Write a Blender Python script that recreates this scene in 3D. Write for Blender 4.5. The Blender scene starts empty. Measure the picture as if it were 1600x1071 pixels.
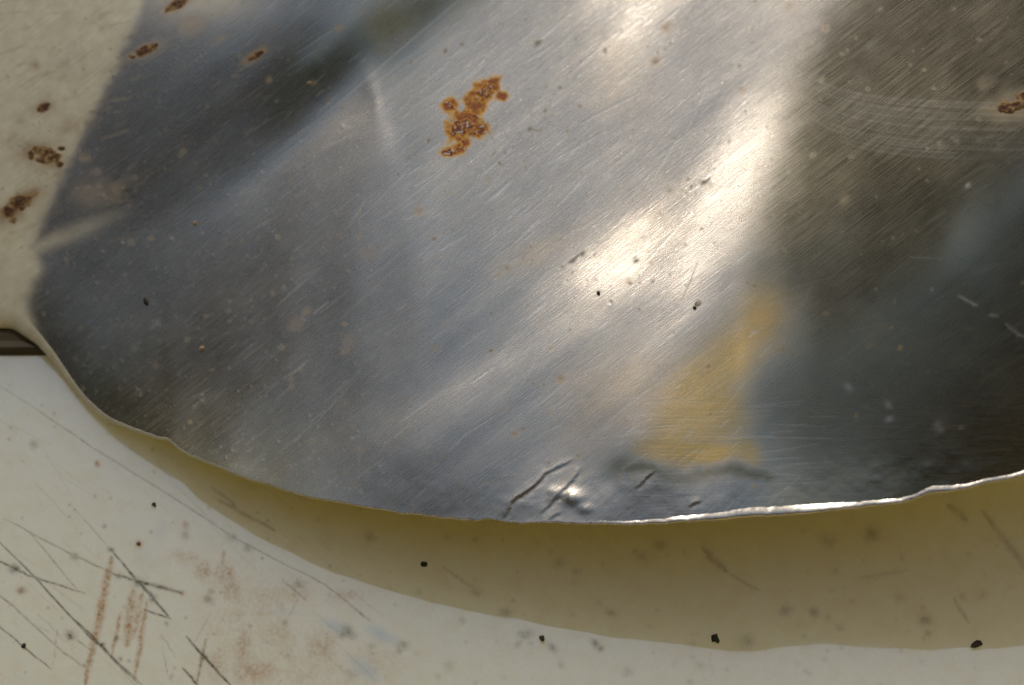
import bpy, bmesh, math, random
import numpy as np
from mathutils import Vector, Matrix

R = math.radians
DEBUG = False
rng = np.random.default_rng(7)
random.seed(7)
SC = bpy.context.scene
COL = SC.collection

# ------------------------------------------------------------------ camera, sky, sun, exposure
S = 1e-4                      # metres per photograph pixel at the focus distance (frame 16 cm wide)
PITCH = R(15)                 # camera leans 15 degrees from the vertical
DIST = 0.55
T = Vector((0.0, 0.0, 0.020))
RIGHT = Vector((1, 0, 0))
UP = Vector((0, math.cos(PITCH), math.sin(PITCH)))
BACK = Vector((0, -math.sin(PITCH), math.cos(PITCH)))
cam_d = bpy.data.cameras.new("camera")
cam = bpy.data.objects.new("camera", cam_d)
COL.objects.link(cam)
CAMLOC = T + BACK * DIST
cam.matrix_world = Matrix.Translation(CAMLOC) @ Matrix((RIGHT, UP, BACK)).transposed().to_4x4()
cam_d.sensor_width = 36
cam_d.lens = 36 * DIST / (1600 * S)
cam_d.clip_start = 0.01
cam_d.clip_end = 500
cam_d.dof.use_dof = True
cam_d.dof.focus_distance = DIST + 0.006
cam_d.dof.aperture_fstop = 7.5
SC.camera = cam

SUN_EL, SUN_AZ = R(39), R(-18)   # from beyond the top of the frame
w = bpy.data.worlds.new("World")
SC.world = w
w.use_nodes = True
nt = w.node_tree
sky = nt.nodes.new("ShaderNodeTexSky")
sky.sky_type = 'NISHITA'
sky.sun_disc = False
sky.sun_elevation = SUN_EL
sky.sun_rotation = SUN_AZ
sky.air_density = 2.0
sky.dust_density = 3.0
sky.ozone_density = 0.3
bg = nt.nodes["Background"]
bg.inputs["Strength"].default_value = 0.15
nt.links.new(sky.outputs[0], bg.inputs["Color"])
sun_d = bpy.data.lights.new("sun", 'SUN')
sun_d.energy = 2.0
sun_d.angle = R(0.53)
sun_d.color = (1.0, 0.985, 0.955)
sun = bpy.data.objects.new("sun", sun_d)
COL.objects.link(sun)
sdir = Vector((math.sin(SUN_AZ) * math.cos(SUN_EL), math.cos(SUN_AZ) * math.cos(SUN_EL), math.sin(SUN_EL)))
sun.rotation_euler = (-sdir).to_track_quat('-Z', 'Y').to_euler()
sun.location = sdir * 3
SC.view_settings.view_transform = 'Standard'
SC.view_settings.look = 'None'
SC.view_settings.exposure = -0.70
SC.view_settings.gamma = 1.0
SC.view_settings.use_curve_mapping = False
SC.cycles.max_bounces = 8

# ------------------------------------------------------------------ helpers
def place(u, v, wpx):
    """photograph-space coordinates + height towards the camera (all in px) -> world arrays"""
    u = np.asarray(u, float); v = np.asarray(v, float)
    X = (u - 800) * S; U = (535.5 - v) * S; W = np.asarray(wpx, float) * S
    k = (DIST - W) / DIST
    P = (np.array(CAMLOC)[None] + (X * k).reshape(-1, 1) * np.array(RIGHT) + (U * k).reshape(-1, 1) * np.array(UP)
         - (DIST - W).reshape(-1, 1) * np.array(BACK))
    return P

def on_board(u, v, z=0.0):
    u = np.asarray(u, float).ravel(); v = np.asarray(v, float).ravel()
    d = ((u - 800) * S / DIST).reshape(-1, 1) * np.array(RIGHT) + ((535.5 - v) * S / DIST).reshape(-1, 1) * np.array(UP) - np.array(BACK)
    t = (z - CAMLOC.z) / d[:, 2]
    return np.array(CAMLOC)[None] + d * t.reshape(-1, 1)

def value_noise(shape, cell, seed, cell_y=None):
    """smooth noise in 0..1 over a raster"""
    g = np.random.default_rng(seed)
    cy = cell_y or cell
    h, ww = shape
    ny, nx = int(h / cy) + 4, int(ww / cell) + 4
    a = g.random((ny, nx))
    y = np.arange(h) / cy; x = np.arange(ww) / cell
    iy = y.astype(int); ix = x.astype(int)
    fy = y - iy; fx = x - ix
    fy = fy * fy * (3 - 2 * fy); fx = fx * fx * (3 - 2 * fx)
    r0 = a[iy][:, ix] * (1 - fx) + a[iy][:, ix + 1] * fx
    r1 = a[iy + 1][:, ix] * (1 - fx) + a[iy + 1][:, ix + 1] * fx
    return r0 * (1 - fy[:, None]) + r1 * fy[:, None]

def fbm(shape, cell, seed, octs=4):
    o = 0; amp = 1; tot = 0
    for k in range(octs):
        o = o + amp * value_noise(shape, max(cell / 2 ** k, 1.2), seed + 31 * k)
        tot += amp; amp *= 0.55
    return o / tot

def bilerp(a, x, y):
    h, ww = a.shape[:2]
    x = np.clip(x, 0, ww - 1.001); y = np.clip(y, 0, h - 1.001)
    ix = x.astype(int); iy = y.astype(int); fx = x - ix; fy = y - iy
    return (a[iy, ix] * (1 - fx) * (1 - fy) + a[iy, ix + 1] * fx * (1 - fy)
            + a[iy + 1, ix] * (1 - fx) * fy + a[iy + 1, ix + 1] * fx * fy)

def cubic(a, x, y):
    """cubic B-spline sampling: smooth normals"""
    h, ww = a.shape
    x = np.clip(x, 1, ww - 3.001); y = np.clip(y, 1, h - 3.001)
    ix = x.astype(int); iy = y.astype(int); fx = x - ix; fy = y - iy
    def wts(f):
        return ((1 - f) ** 3 / 6, (3 * f ** 3 - 6 * f ** 2 + 4) / 6, (-3 * f ** 3 + 3 * f ** 2 + 3 * f + 1) / 6, f ** 3 / 6)
    wx = wts(fx); wy = wts(fy)
    o = 0
    for j in range(4):
        for i in range(4):
            o = o + wx[i] * wy[j] * a[iy + j - 1, ix + i - 1]
    return o

class Raster:
    """a mask in photograph pixels with an origin"""
    def __init__(s, x0, y0, x1, y1):
        s.x0, s.y0 = x0, y0
        s.a = np.zeros((y1 - y0, x1 - x0))
    def stroke(s, pts, width, amp=1.0, soft=1.0, taper=True, mode='max'):
        pts = [(p[0] - s.x0, p[1] - s.y0) for p in pts]
        n = len(pts) - 1
        for k in range(n):
            (xa, ya), (xb, yb) = pts[k], pts[k + 1]
            m = width * 2 + 3
            X0 = int(max(0, min(xa, xb) - m)); X1 = int(min(s.a.shape[1], max(xa, xb) + m + 1))
            Y0 = int(max(0, min(ya, yb) - m)); Y1 = int(min(s.a.shape[0], max(ya, yb) + m + 1))
            if X1 <= X0 or Y1 <= Y0: continue
            yy, xx = np.mgrid[Y0:Y1, X0:X1]
            dx, dy = xb - xa, yb - ya
            L2 = dx * dx + dy * dy + 1e-9
            t = np.clip(((xx - xa) * dx + (yy - ya) * dy) / L2, 0, 1)
            d = np.hypot(xx - xa - t * dx, yy - ya - t * dy)
            ww = width * 0.5
            if taper:
                tt = (k + t) / n
                ww = ww * (0.25 + 0.75 * np.sqrt(np.clip(4 * tt * (1 - tt), 0, 1)))
            val = amp * np.exp(-(d / np.maximum(ww, 0.5)) ** (2 * soft))
            if mode == 'max':
                s.a[Y0:Y1, X0:X1] = np.maximum(s.a[Y0:Y1, X0:X1], val)
            else:
                s.a[Y0:Y1, X0:X1] += val
    def blob(s, x, y, rx, ry=None, ang=0, amp=1.0, hard=1.0, mode='max'):
        ry = ry or rx
        x -= s.x0; y -= s.y0
        m = max(rx, ry) * 2.6 + 2
        X0 = int(max(0, x - m)); X1 = int(min(s.a.shape[1], x + m + 1)); Y0 = int(max(0, y - m)); Y1 = int(min(s.a.shape[0], y + m + 1))
        if X1 <= X0 or Y1 <= Y0: return
        yy, xx = np.mgrid[Y0:Y1, X0:X1]
        c, sn = math.cos(ang), math.sin(ang)
        a = ((xx - x) * c + (yy - y) * sn) / rx; b = (-(xx - x) * sn + (yy - y) * c) / ry
        val = amp * np.exp(-np.power(a * a + b * b, hard))
        if mode == 'max':
            s.a[Y0:Y1, X0:X1] = np.maximum(s.a[Y0:Y1, X0:X1], val)
        else:
            s.a[Y0:Y1, X0:X1] += val
    def at(s, u, v):
        return bilerp(s.a, np.asarray(u) - s.x0, np.asarray(v) - s.y0)

def grid_mesh(name, P, nr, nc, mat, parent=None, smooth=True, mask=None, flip=False):
    idx = np.arange(nr * nc).reshape(nr, nc)
    q = np.stack([idx[:-1, :-1], idx[1:, :-1], idx[1:, 1:], idx[:-1, 1:]], -1).reshape(-1, 4)
    if flip: q = q[:, ::-1]
    if mask is not None:
        keep = mask.ravel()[q].any(1)
        q = q[keep]
        used = np.unique(q)
        remap = -np.ones(nr * nc, int); remap[used] = np.arange(len(used))
        q = remap[q]; P = P[used]
    else:
        used = None
    me = bpy.data.meshes.new(name)
    me.vertices.add(len(P)); me.vertices.foreach_set("co", np.ascontiguousarray(P, np.float32).ravel())
    me.loops.add(q.size); me.loops.foreach_set("vertex_index", np.ascontiguousarray(q, np.int32).ravel())
    me.polygons.add(len(q))
    me.polygons.foreach_set("loop_start", np.arange(0, q.size, 4, dtype=np.int32))
    me.polygons.foreach_set("loop_total", np.full(len(q), 4, np.int32))
    me.update(calc_edges=True)
    if smooth:
        me.polygons.foreach_set("use_smooth", np.ones(len(q), bool))
    me.materials.append(mat)
    o = bpy.data.objects.new(name, me)
    COL.objects.link(o)
    if parent: o.parent = parent
    return o, used

def set_attr(o, name, vals):
    a = o.data.attributes.new(name, 'FLOAT', 'POINT')
    a.data.foreach_set("value", np.ascontiguousarray(vals, np.float32).ravel())

def set_uv(o, u, v):
    a = o.data.attributes.new("surf", 'FLOAT_VECTOR', 'POINT')
    a.data.foreach_set("vector", np.stack([u.ravel(), v.ravel(), 0 * u.ravel()], -1).astype(np.float32).ravel())

def tag(o, label=None, cat=None, group=None, kind=None):
    if label: o["label"] = label
    if cat: o["category"] = cat
    if group: o["group"] = group
    if kind: o["kind"] = kind
    return o

class NT:
    """short-hand for building a material's node tree"""
    def __init__(s, name):
        s.m = bpy.data.materials.new(name); s.m.use_nodes = True
        s.t = s.m.node_tree; s.b = s.t.nodes["Principled BSDF"]
    def n(s, typ, **kw):
        x = s.t.nodes.new(typ)
        for k, v in kw.items():
            setattr(x, k, v)
        return x
    def link(s, a, b): s.t.links.new(a, b)
    def attr(s, name):
        x = s.n("ShaderNodeAttribute"); x.attribute_name = name
        return x
    def val(s, x, sock):
        if isinstance(x, (int, float)): sock.default_value = x
        elif isinstance(x, (tuple, list)): sock.default_value = (*x, 1) if len(x) == 3 and len(sock.default_value) == 4 else x
        else: s.link(x, sock)
    def math(s, op, a, b=0.0, c=0.0, clamp=False):
        x = s.n("ShaderNodeMath", operation=op, use_clamp=clamp)
        s.val(a, x.inputs[0]); s.val(b, x.inputs[1]); s.val(c, x.inputs[2])
        return x.outputs[0]
    def mix(s, f, a, b, blend='MIX'):
        x = s.n("ShaderNodeMix", data_type='RGBA', blend_type=blend)
        s.val(f, x.inputs[0]); s.val(a, x.inputs[6]); s.val(b, x.inputs[7])
        return x.outputs[2]
    def noise(s, vec, scale, detail=3.0, rough=0.55):
        x = s.n("ShaderNodeTexNoise"); x.inputs["Scale"].default_value = scale
        x.inputs["Detail"].default_value = detail; x.inputs["Roughness"].default_value = rough
        s.link(vec, x.inputs["Vector"])
        return x.outputs["Fac"]
    def mapping(s, vec, rot=0.0, scale=(1, 1, 1)):
        x = s.n("ShaderNodeMapping"); x.inputs["Rotation"].default_value = (0, 0, rot); x.inputs["Scale"].default_value = scale
        s.link(vec, x.inputs["Vector"])
        return x.outputs[0]
    def maprange(s, x, a, b, c=0.0, d=1.0):
        n = s.n("ShaderNodeMapRange"); s.val(x, n.inputs[0])
        for i, q in enumerate((a, b, c, d)): n.inputs[i + 1].default_value = q
        return n.outputs[0]

# ------------------------------------------------------------------ materials
COAT1, COAT2, BODY, GLOW = (0.42, 0.57, 0.86), (0.46, 0.62, 0.94), (0.88, 0.78, 0.47), 0.56

def steel_material():
    k = NT("brushed_steel")
    surf = k.attr("surf").outputs["Vector"]                     # coordinates lying in the sheet, 1 unit = 0.1 mm
    grain_dir = k.attr("grain").outputs["Fac"]
    def scoped(rot, along, across):                             # rotate first, then stretch along the grain
        return k.mapping(k.mapping(surf, rot), 0, (along, across, 1))
    # brushing along two directions
    g1 = k.noise(scoped(R(37), 0.012, 0.55), 1.0, 4, 0.65)
    g2 = k.noise(scoped(R(1), 0.012, 0.40), 1.0, 4, 0.65)
    g = k.n("ShaderNodeMix"); k.link(grain_dir, g.inputs[0]); k.link(g1, g.inputs[2]); k.link(g2, g.inputs[3])
    brush = g.outputs[0]
    speck = k.noise(surf, 0.45, 2, 0.6)
    blot = k.noise(surf, 0.012, 5, 0.6)
    fine = k.noise(k.mapping(surf, R(37), (1, 1, 1)), 0.05, 4, 0.6)
    fine2 = k.noise(surf, 0.14, 4, 0.65)
    dark_refl = k.attr("dark_reflection").outputs["Fac"]; gold_refl = k.attr("gold_refl").outputs["Fac"]; peach_sheen = k.attr("peach_sheen").outputs["Fac"]
    stain = k.attr("stain").outputs["Fac"]; dirt = k.attr("dirt").outputs["Fac"]; scuff = k.attr("scuff").outputs["Fac"]
    pale_refl = k.attr("pale_refl").outputs["Fac"]; fringe = k.attr("fringe").outputs["Fac"]
    base = k.mix(k.maprange(blot, 0.3, 0.75), (0.75, 0.685, 0.60), (0.82, 0.75, 0.66))
    base = k.mix(k.math('MULTIPLY', k.maprange(brush, 0.3, 0.7, 0.0, 0.35), k.math('SUBTRACT', 1.0, k.math('MULTIPLY', dark_refl, 1.8), clamp=True)), base, (0.43, 0.405, 0.37))
    base = k.mix(dark_refl, base, (0.285, 0.265, 0.155))
    base = k.mix(k.math('MULTIPLY', peach_sheen, 0.9, clamp=True), base, (0.86, 0.70, 0.52))
    base = k.mix(gold_refl, base, (0.95, 0.63, 0.22))
    grit = k.noise(surf, 0.62, 1, 0.5)                           # frosted grain of the worn metal
    base = k.mix(k.maprange(grit, 0.28, 0.72, 0.0, 0.55), base, k.mix(1.0, base, (0.42, 0.42, 0.42), 'MULTIPLY'))
    hair = k.noise(scoped(R(38), 0.02, 1.1), 1.0, 2, 0.5)        # hairline brushing
    base = k.mix(k.math('MULTIPLY', k.maprange(hair, 0.58, 0.72, 0.0, 0.5), k.math('SUBTRACT', 1.0, k.math('MULTIPLY', dark_refl, 2.2), clamp=True)), base, (0.85, 0.85, 0.84))
    col = k.mix(k.math('MULTIPLY', scuff, 0.85, clamp=True), base, (0.80, 0.81, 0.80))
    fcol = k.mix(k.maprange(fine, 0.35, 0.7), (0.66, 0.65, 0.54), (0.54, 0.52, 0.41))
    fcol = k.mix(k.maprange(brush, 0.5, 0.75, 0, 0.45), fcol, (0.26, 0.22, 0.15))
    col = k.mix(pale_refl, col, fcol)
    rcol = k.mix(k.maprange(k.math('ADD', fringe, k.math('MULTIPLY', k.math('SUBTRACT', fine2, 0.5), 1.6)), 0.3, 0.95), (0.58, 0.31, 0.05), (0.24, 0.065, 0.018))
    col = k.mix(k.math('MULTIPLY', fringe, k.maprange(speck, 0.3, 0.6, 1.2, 2.4), clamp=True), col, rcol)
    scol = k.mix(k.maprange(speck, 0.35, 0.65), (0.30, 0.16, 0.05), (0.16, 0.085, 0.035))
    col = k.mix(k.math('MULTIPLY', stain, 0.9, clamp=True), col, scol)
    col = k.mix(k.math('MULTIPLY', dirt, 0.95, clamp=True), col, (0.035, 0.03, 0.024))
    k.link(col, k.b.inputs["Base Color"])
    dull = k.math('MAXIMUM', k.math('MAXIMUM', pale_refl, stain), k.math('MAXIMUM', dirt, fringe))
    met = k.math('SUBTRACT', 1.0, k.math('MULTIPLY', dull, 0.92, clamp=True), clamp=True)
    met = k.math('SUBTRACT', met, k.math('MULTIPLY', scuff, 0.35), clamp=True)
    k.link(met, k.b.inputs["Metallic"])
    r = k.math('ADD', k.maprange(brush, 0.25, 0.75, 0.20, 0.33), k.math('MULTIPLY', dull, 0.3))
    r = k.math('ADD', r, k.maprange(blot, 0.3, 0.7, -0.015, 0.025))
    k.link(r, k.b.inputs["Roughness"])
    h = k.math('ADD', k.math('MULTIPLY', brush, 0.6), k.math('ADD', k.math('MULTIPLY', grit, 0.7), k.math('MULTIPLY', hair, 0.35)))
    b = k.n("ShaderNodeBump"); b.inputs["Distance"].default_value = 0.00006
    k.link(k.maprange(dark_refl, 0.0, 0.35, 0.5, 0.14), b.inputs["Strength"])
    k.link(h, b.inputs["Height"]); k.link(b.outputs[0], k.b.inputs["Normal"])
    return k.m

def paint_material():
    """thin cool white coat over a yellow translucent body, added to warm the shadow: sunlight spreads inside it"""
    k = NT("white_board_paint")
    surf = k.attr("surf").outputs["Vector"]
    big = k.noise(surf, 0.004, 4, 0.6); mid = k.noise(surf, 0.03, 4, 0.6); fine = k.noise(surf, 0.16, 3, 0.6)
    rusty = k.math('MULTIPLY', k.attr("rusty").outputs["Fac"], k.maprange(fine, 0.3, 0.65, 0.35, 1.0), clamp=True)
    mark = k.math('MULTIPLY', k.attr("mark").outputs["Fac"], k.maprange(fine, 0.3, 0.6, 0.6, 1.0), clamp=True)
    blue = k.attr("bluish").outputs["Fac"]
    def coat(c1, c2, fleck, grime, rust, bl):
        c = k.mix(k.maprange(big, 0.3, 0.7), c1, c2)
        c = k.mix(k.maprange(fine, 0.4, 0.75, 0, 0.16), c, fleck)
        c = k.mix(k.maprange(mid, 0.45, 0.8, 0, 0.34), c, grime)
        c = k.mix(rusty, c, rust)
        c = k.mix(blue, c, bl)
        return k.mix(mark, c, (0.06, 0.05, 0.025))
    k.link(coat(COAT1, COAT2, (0.30, 0.38, 0.42), (0.36, 0.44, 0.46), (0.30, 0.22, 0.14), (0.30, 0.50, 0.80)), k.b.inputs["Base Color"])
    k.link(k.maprange(mid, 0.3, 0.7, 0.38, 0.55), k.b.inputs["Roughness"])
    b = k.n("ShaderNodeBump"); b.inputs["Strength"].default_value = 0.25; b.inputs["Distance"].default_value = 0.0001
    k.link(k.math('ADD', mid, k.math('MULTIPLY', fine, 0.4)), b.inputs["Height"]); k.link(b.outputs[0], k.b.inputs["Normal"])
    ss = k.n("ShaderNodeSubsurfaceScattering")
    k.link(coat(BODY, BODY, (0.70, 0.58, 0.24), (0.72, 0.58, 0.24), (0.45, 0.25, 0.09), (0.6, 0.6, 0.5)), ss.inputs["Color"])
    ss.inputs["Scale"].default_value = 0.08
    ss.inputs["Radius"].default_value = (1.0, 0.9, 0.6)
    mx = k.n("ShaderNodeMixShader"); mx.inputs[0].default_value = GLOW
    out = k.t.nodes["Material Output"]
    k.link(k.b.outputs[0], mx.inputs[1]); k.link(ss.outputs[0], mx.inputs[2]); k.link(mx.outputs[0], out.inputs["Surface"])
    return k.m

def rust_material(name, halo, mid, dark, pale):
    k = NT(name)
    surf = k.attr("surf").outputs["Vector"]
    amt = k.attr("amount").outputs["Fac"]
    n1 = k.noise(surf, 0.10, 5, 0.65); n2 = k.noise(surf, 0.33, 3, 0.6); n3 = k.noise(surf, 0.21, 2, 0.5)
    a = k.math('ADD', k.math('MULTIPLY', amt, 0.75), k.math('MULTIPLY', k.math('SUBTRACT', n1, 0.47), 1.9))
    c = k.mix(k.maprange(a, 0.28, 0.5), halo, mid)
    c = k.mix(k.maprange(a, 0.5, 0.8), c, dark)
    c = k.mix(k.maprange(n2, 0.56, 0.68, 0, 0.85), c, (dark[0] * .3, dark[1] * .3, dark[2] * .4))
    p = k.math('MULTIPLY', k.maprange(n3, 0.55, 0.62), k.math('MULTIPLY', k.maprange(amt, 0.4, 0.6), k.attr("paleness").outputs["Fac"]), clamp=True)
    c = k.mix(p, c, pale)
    k.link(c, k.b.inputs["Base Color"])
    k.b.inputs["Roughness"].default_value = 0.75
    b = k.n("ShaderNodeBump"); b.inputs["Strength"].default_value = 0.7; b.inputs["Distance"].default_value = 0.0003
    k.link(k.math('ADD', n1, n2), b.inputs["Height"]); k.link(b.outputs[0], k.b.inputs["Normal"])
    return k.m

def plain(name, c1, c2, scale, rough=0.8, stretch=(1, 1, 1), bump=0.0):
    k = NT(name)
    tc = k.n("ShaderNodeTexCoord").outputs["Object"]
    nz = k.noise(k.mapping(tc, 0, stretch), scale, 5, 0.65)
    k.link(k.mix(k.maprange(nz, 0.3, 0.7), c1, c2), k.b.inputs["Base Color"])
    k.b.inputs["Roughness"].default_value = rough
    if bump:
        b = k.n("ShaderNodeBump"); b.inputs["Strength"].default_value = 0.6; b.inputs["Distance"].default_value = bump
        k.link(nz, b.inputs["Height"]); k.link(b.outputs[0], k.b.inputs["Normal"])
    return k.m

STEEL = steel_material()
PAINT = paint_material()
RUST_ORANGE = rust_material("orange_rust", (0.60, 0.31, 0.045), (0.42, 0.15, 0.025), (0.17, 0.045, 0.018), (0.60, 0.58, 0.56))
RUST_BROWN = rust_material("brown_rust", (0.30, 0.20, 0.09), (0.20, 0.11, 0.045), (0.07, 0.025, 0.012), (0.35, 0.30, 0.22))
WOOD = plain("dark_weathered_wood", (0.030, 0.024, 0.014), (0.085, 0.07, 0.045), 60, 0.85, (0.25, 6, 6), 0.0004)
ADDED_DARK_MAT = plain("dark_added_timber", (0.045, 0.037, 0.024), (0.08, 0.066, 0.042), 3, 0.85, (1, 1, 0.1), 0.002)
OCHRE = plain("ochre_bounce_timber", (0.80, 0.63, 0.17), (0.86, 0.70, 0.22), 3, 0.85, (1, 1, 0.1), 0.002)
EARTH = plain("trodden_earth", (0.09, 0.075, 0.05), (0.13, 0.105, 0.07), 5, 0.95, (1, 1, 1), 0.01)
WARM_BOUNCE = plain("warm_bounce_steel", (0.72, 0.62, 0.36), (0.80, 0.70, 0.42), 90, 0.75)  # underside tinted tan to bounce warm light into the shadow
GRIT_BLACK = plain("black_grit", (0.012, 0.012, 0.010), (0.04, 0.036, 0.028), 1500, 0.8)
GRIT_BROWN = plain("brown_grit", (0.09, 0.05, 0.02), (0.17, 0.10, 0.05), 1500, 0.8)
GRIT_PALE = plain("pale_grit", (0.5, 0.48, 0.43), (0.72, 0.70, 0.66), 1500, 0.7)
GRIT_TAN = plain("tan_grit", (0.22, 0.15, 0.09), (0.42, 0.34, 0.24), 1500, 0.8)

# ------------------------------------------------------------------ ground, plus unseen structures added to shape reflections and fill
def add_box(V, F, x0, x1, y0, y1, z0, z1):
    b = len(V)
    V += [(x0, y0, z0), (x1, y0, z0), (x1, y1, z0), (x0, y1, z0), (x0, y0, z1), (x1, y0, z1), (x1, y1, z1), (x0, y1, z1)]
    F += [(b, b + 3, b + 2, b + 1), (b + 4, b + 5, b + 6, b + 7), (b, b + 1, b + 5, b + 4), (b + 1, b + 2, b + 6, b + 5), (b + 2, b + 3, b + 7, b + 6), (b + 3, b, b + 4, b + 7)]

GZ = -0.75
def mesh_obj(name, V, F, mat):
    me = bpy.data.meshes.new(name); me.from_pydata(V, [], F); me.update(); me.materials.append(mat)
    o = bpy.data.objects.new(name, me); COL.objects.link(o)
    return o
V, F = [], []
add_box(V, F, -40, 40, -40, 40, GZ - 0.2, GZ)
tag(mesh_obj("ground", V, F, EARTH), kind='structure')
def added_plank_wall(name, ax, sign, dist, half, top, mat):
    V, F = [], []
    n = int(half * 2 / 0.15)
    for i in range(n):
        a = -half + i * 0.15
        t = random.uniform(0, 0.012)
        lo, hi = sorted((sign * (dist + t), sign * (dist + 0.03 + t)))
        if ax == 'x': add_box(V, F, lo, hi, a, a + 0.145, GZ, top)
        else: add_box(V, F, a, a + 0.145, lo, hi, GZ, top)
    tag(mesh_obj(name, V, F, mat), kind='structure')
added_plank_wall("added_wall", 'x', -1, 0.85, 1.9, 1.85, ADDED_DARK_MAT)  # unseen, added to darken what the left-facing steel mirrors
added_plank_wall("added_wall", 'y', -1, 1.05, 1.6, 2.3, OCHRE)  # unseen, like the next one: added for yellow fill in the shadow
added_plank_wall("added_wall", 'x', 1, 1.1, 1.9, 1.6, OCHRE)
V, F = [], []                                              # unseen dark cover added to darken camera-facing reflections
for i in range(7):
    add_box(V, F, -0.49 + i * .14, -0.49 + i * .14 + .136, -0.70, -0.09, 0.74, 0.755)
for x in (-.48, .43):
    add_box(V, F, x, x + .05, -0.69, -0.64, GZ, 0.738)
tag(mesh_obj("added_awning", V, F, ADDED_DARK_MAT), kind='structure')

# ------------------------------------------------------------------ the steel blade
# outline of the lower edge (photograph px)
EDGE = [(-320, 470), (-200, 500), (-100, 511), (0, 513), (18, 514), (39, 526), (55, 537), (70, 552), (90, 575), (109, 600), (130, 626), (150, 644), (200, 671),
        (240, 685), (252, 689), (262, 689), (272, 696), (285, 706), (350, 735), (450, 768), (560, 792), (650, 806), (735, 813), (748, 814), (757, 811), (766, 812), (780, 815), (850, 818), (950, 820),
        (1100, 816), (1180, 808), (1250, 804), (1330, 797), (1425, 782), (1452, 773), (1500, 766), (1540, 757), (1600, 744), (1750, 700), (2050, 570)]
ex = np.array([e[0] for e in EDGE], float); ey = np.array([e[1] for e in EDGE], float)
def edge_y(u):
    """monotone-ish smooth curve through EDGE"""
    u = np.asarray(u, float)
    m = np.gradient(ey, ex)
    i = np.clip(np.searchsorted(ex, u) - 1, 0, len(ex) - 2)
    h = ex[i + 1] - ex[i]; t = (u - ex[i]) / h
    return ((2 * t ** 3 - 3 * t ** 2 + 1) * ey[i] + (t ** 3 - 2 * t ** 2 + t) * h * m[i]
            + (-2 * t ** 3 + 3 * t ** 2) * ey[i + 1] + (t ** 3 - t ** 2) * h * m[i + 1])

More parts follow.
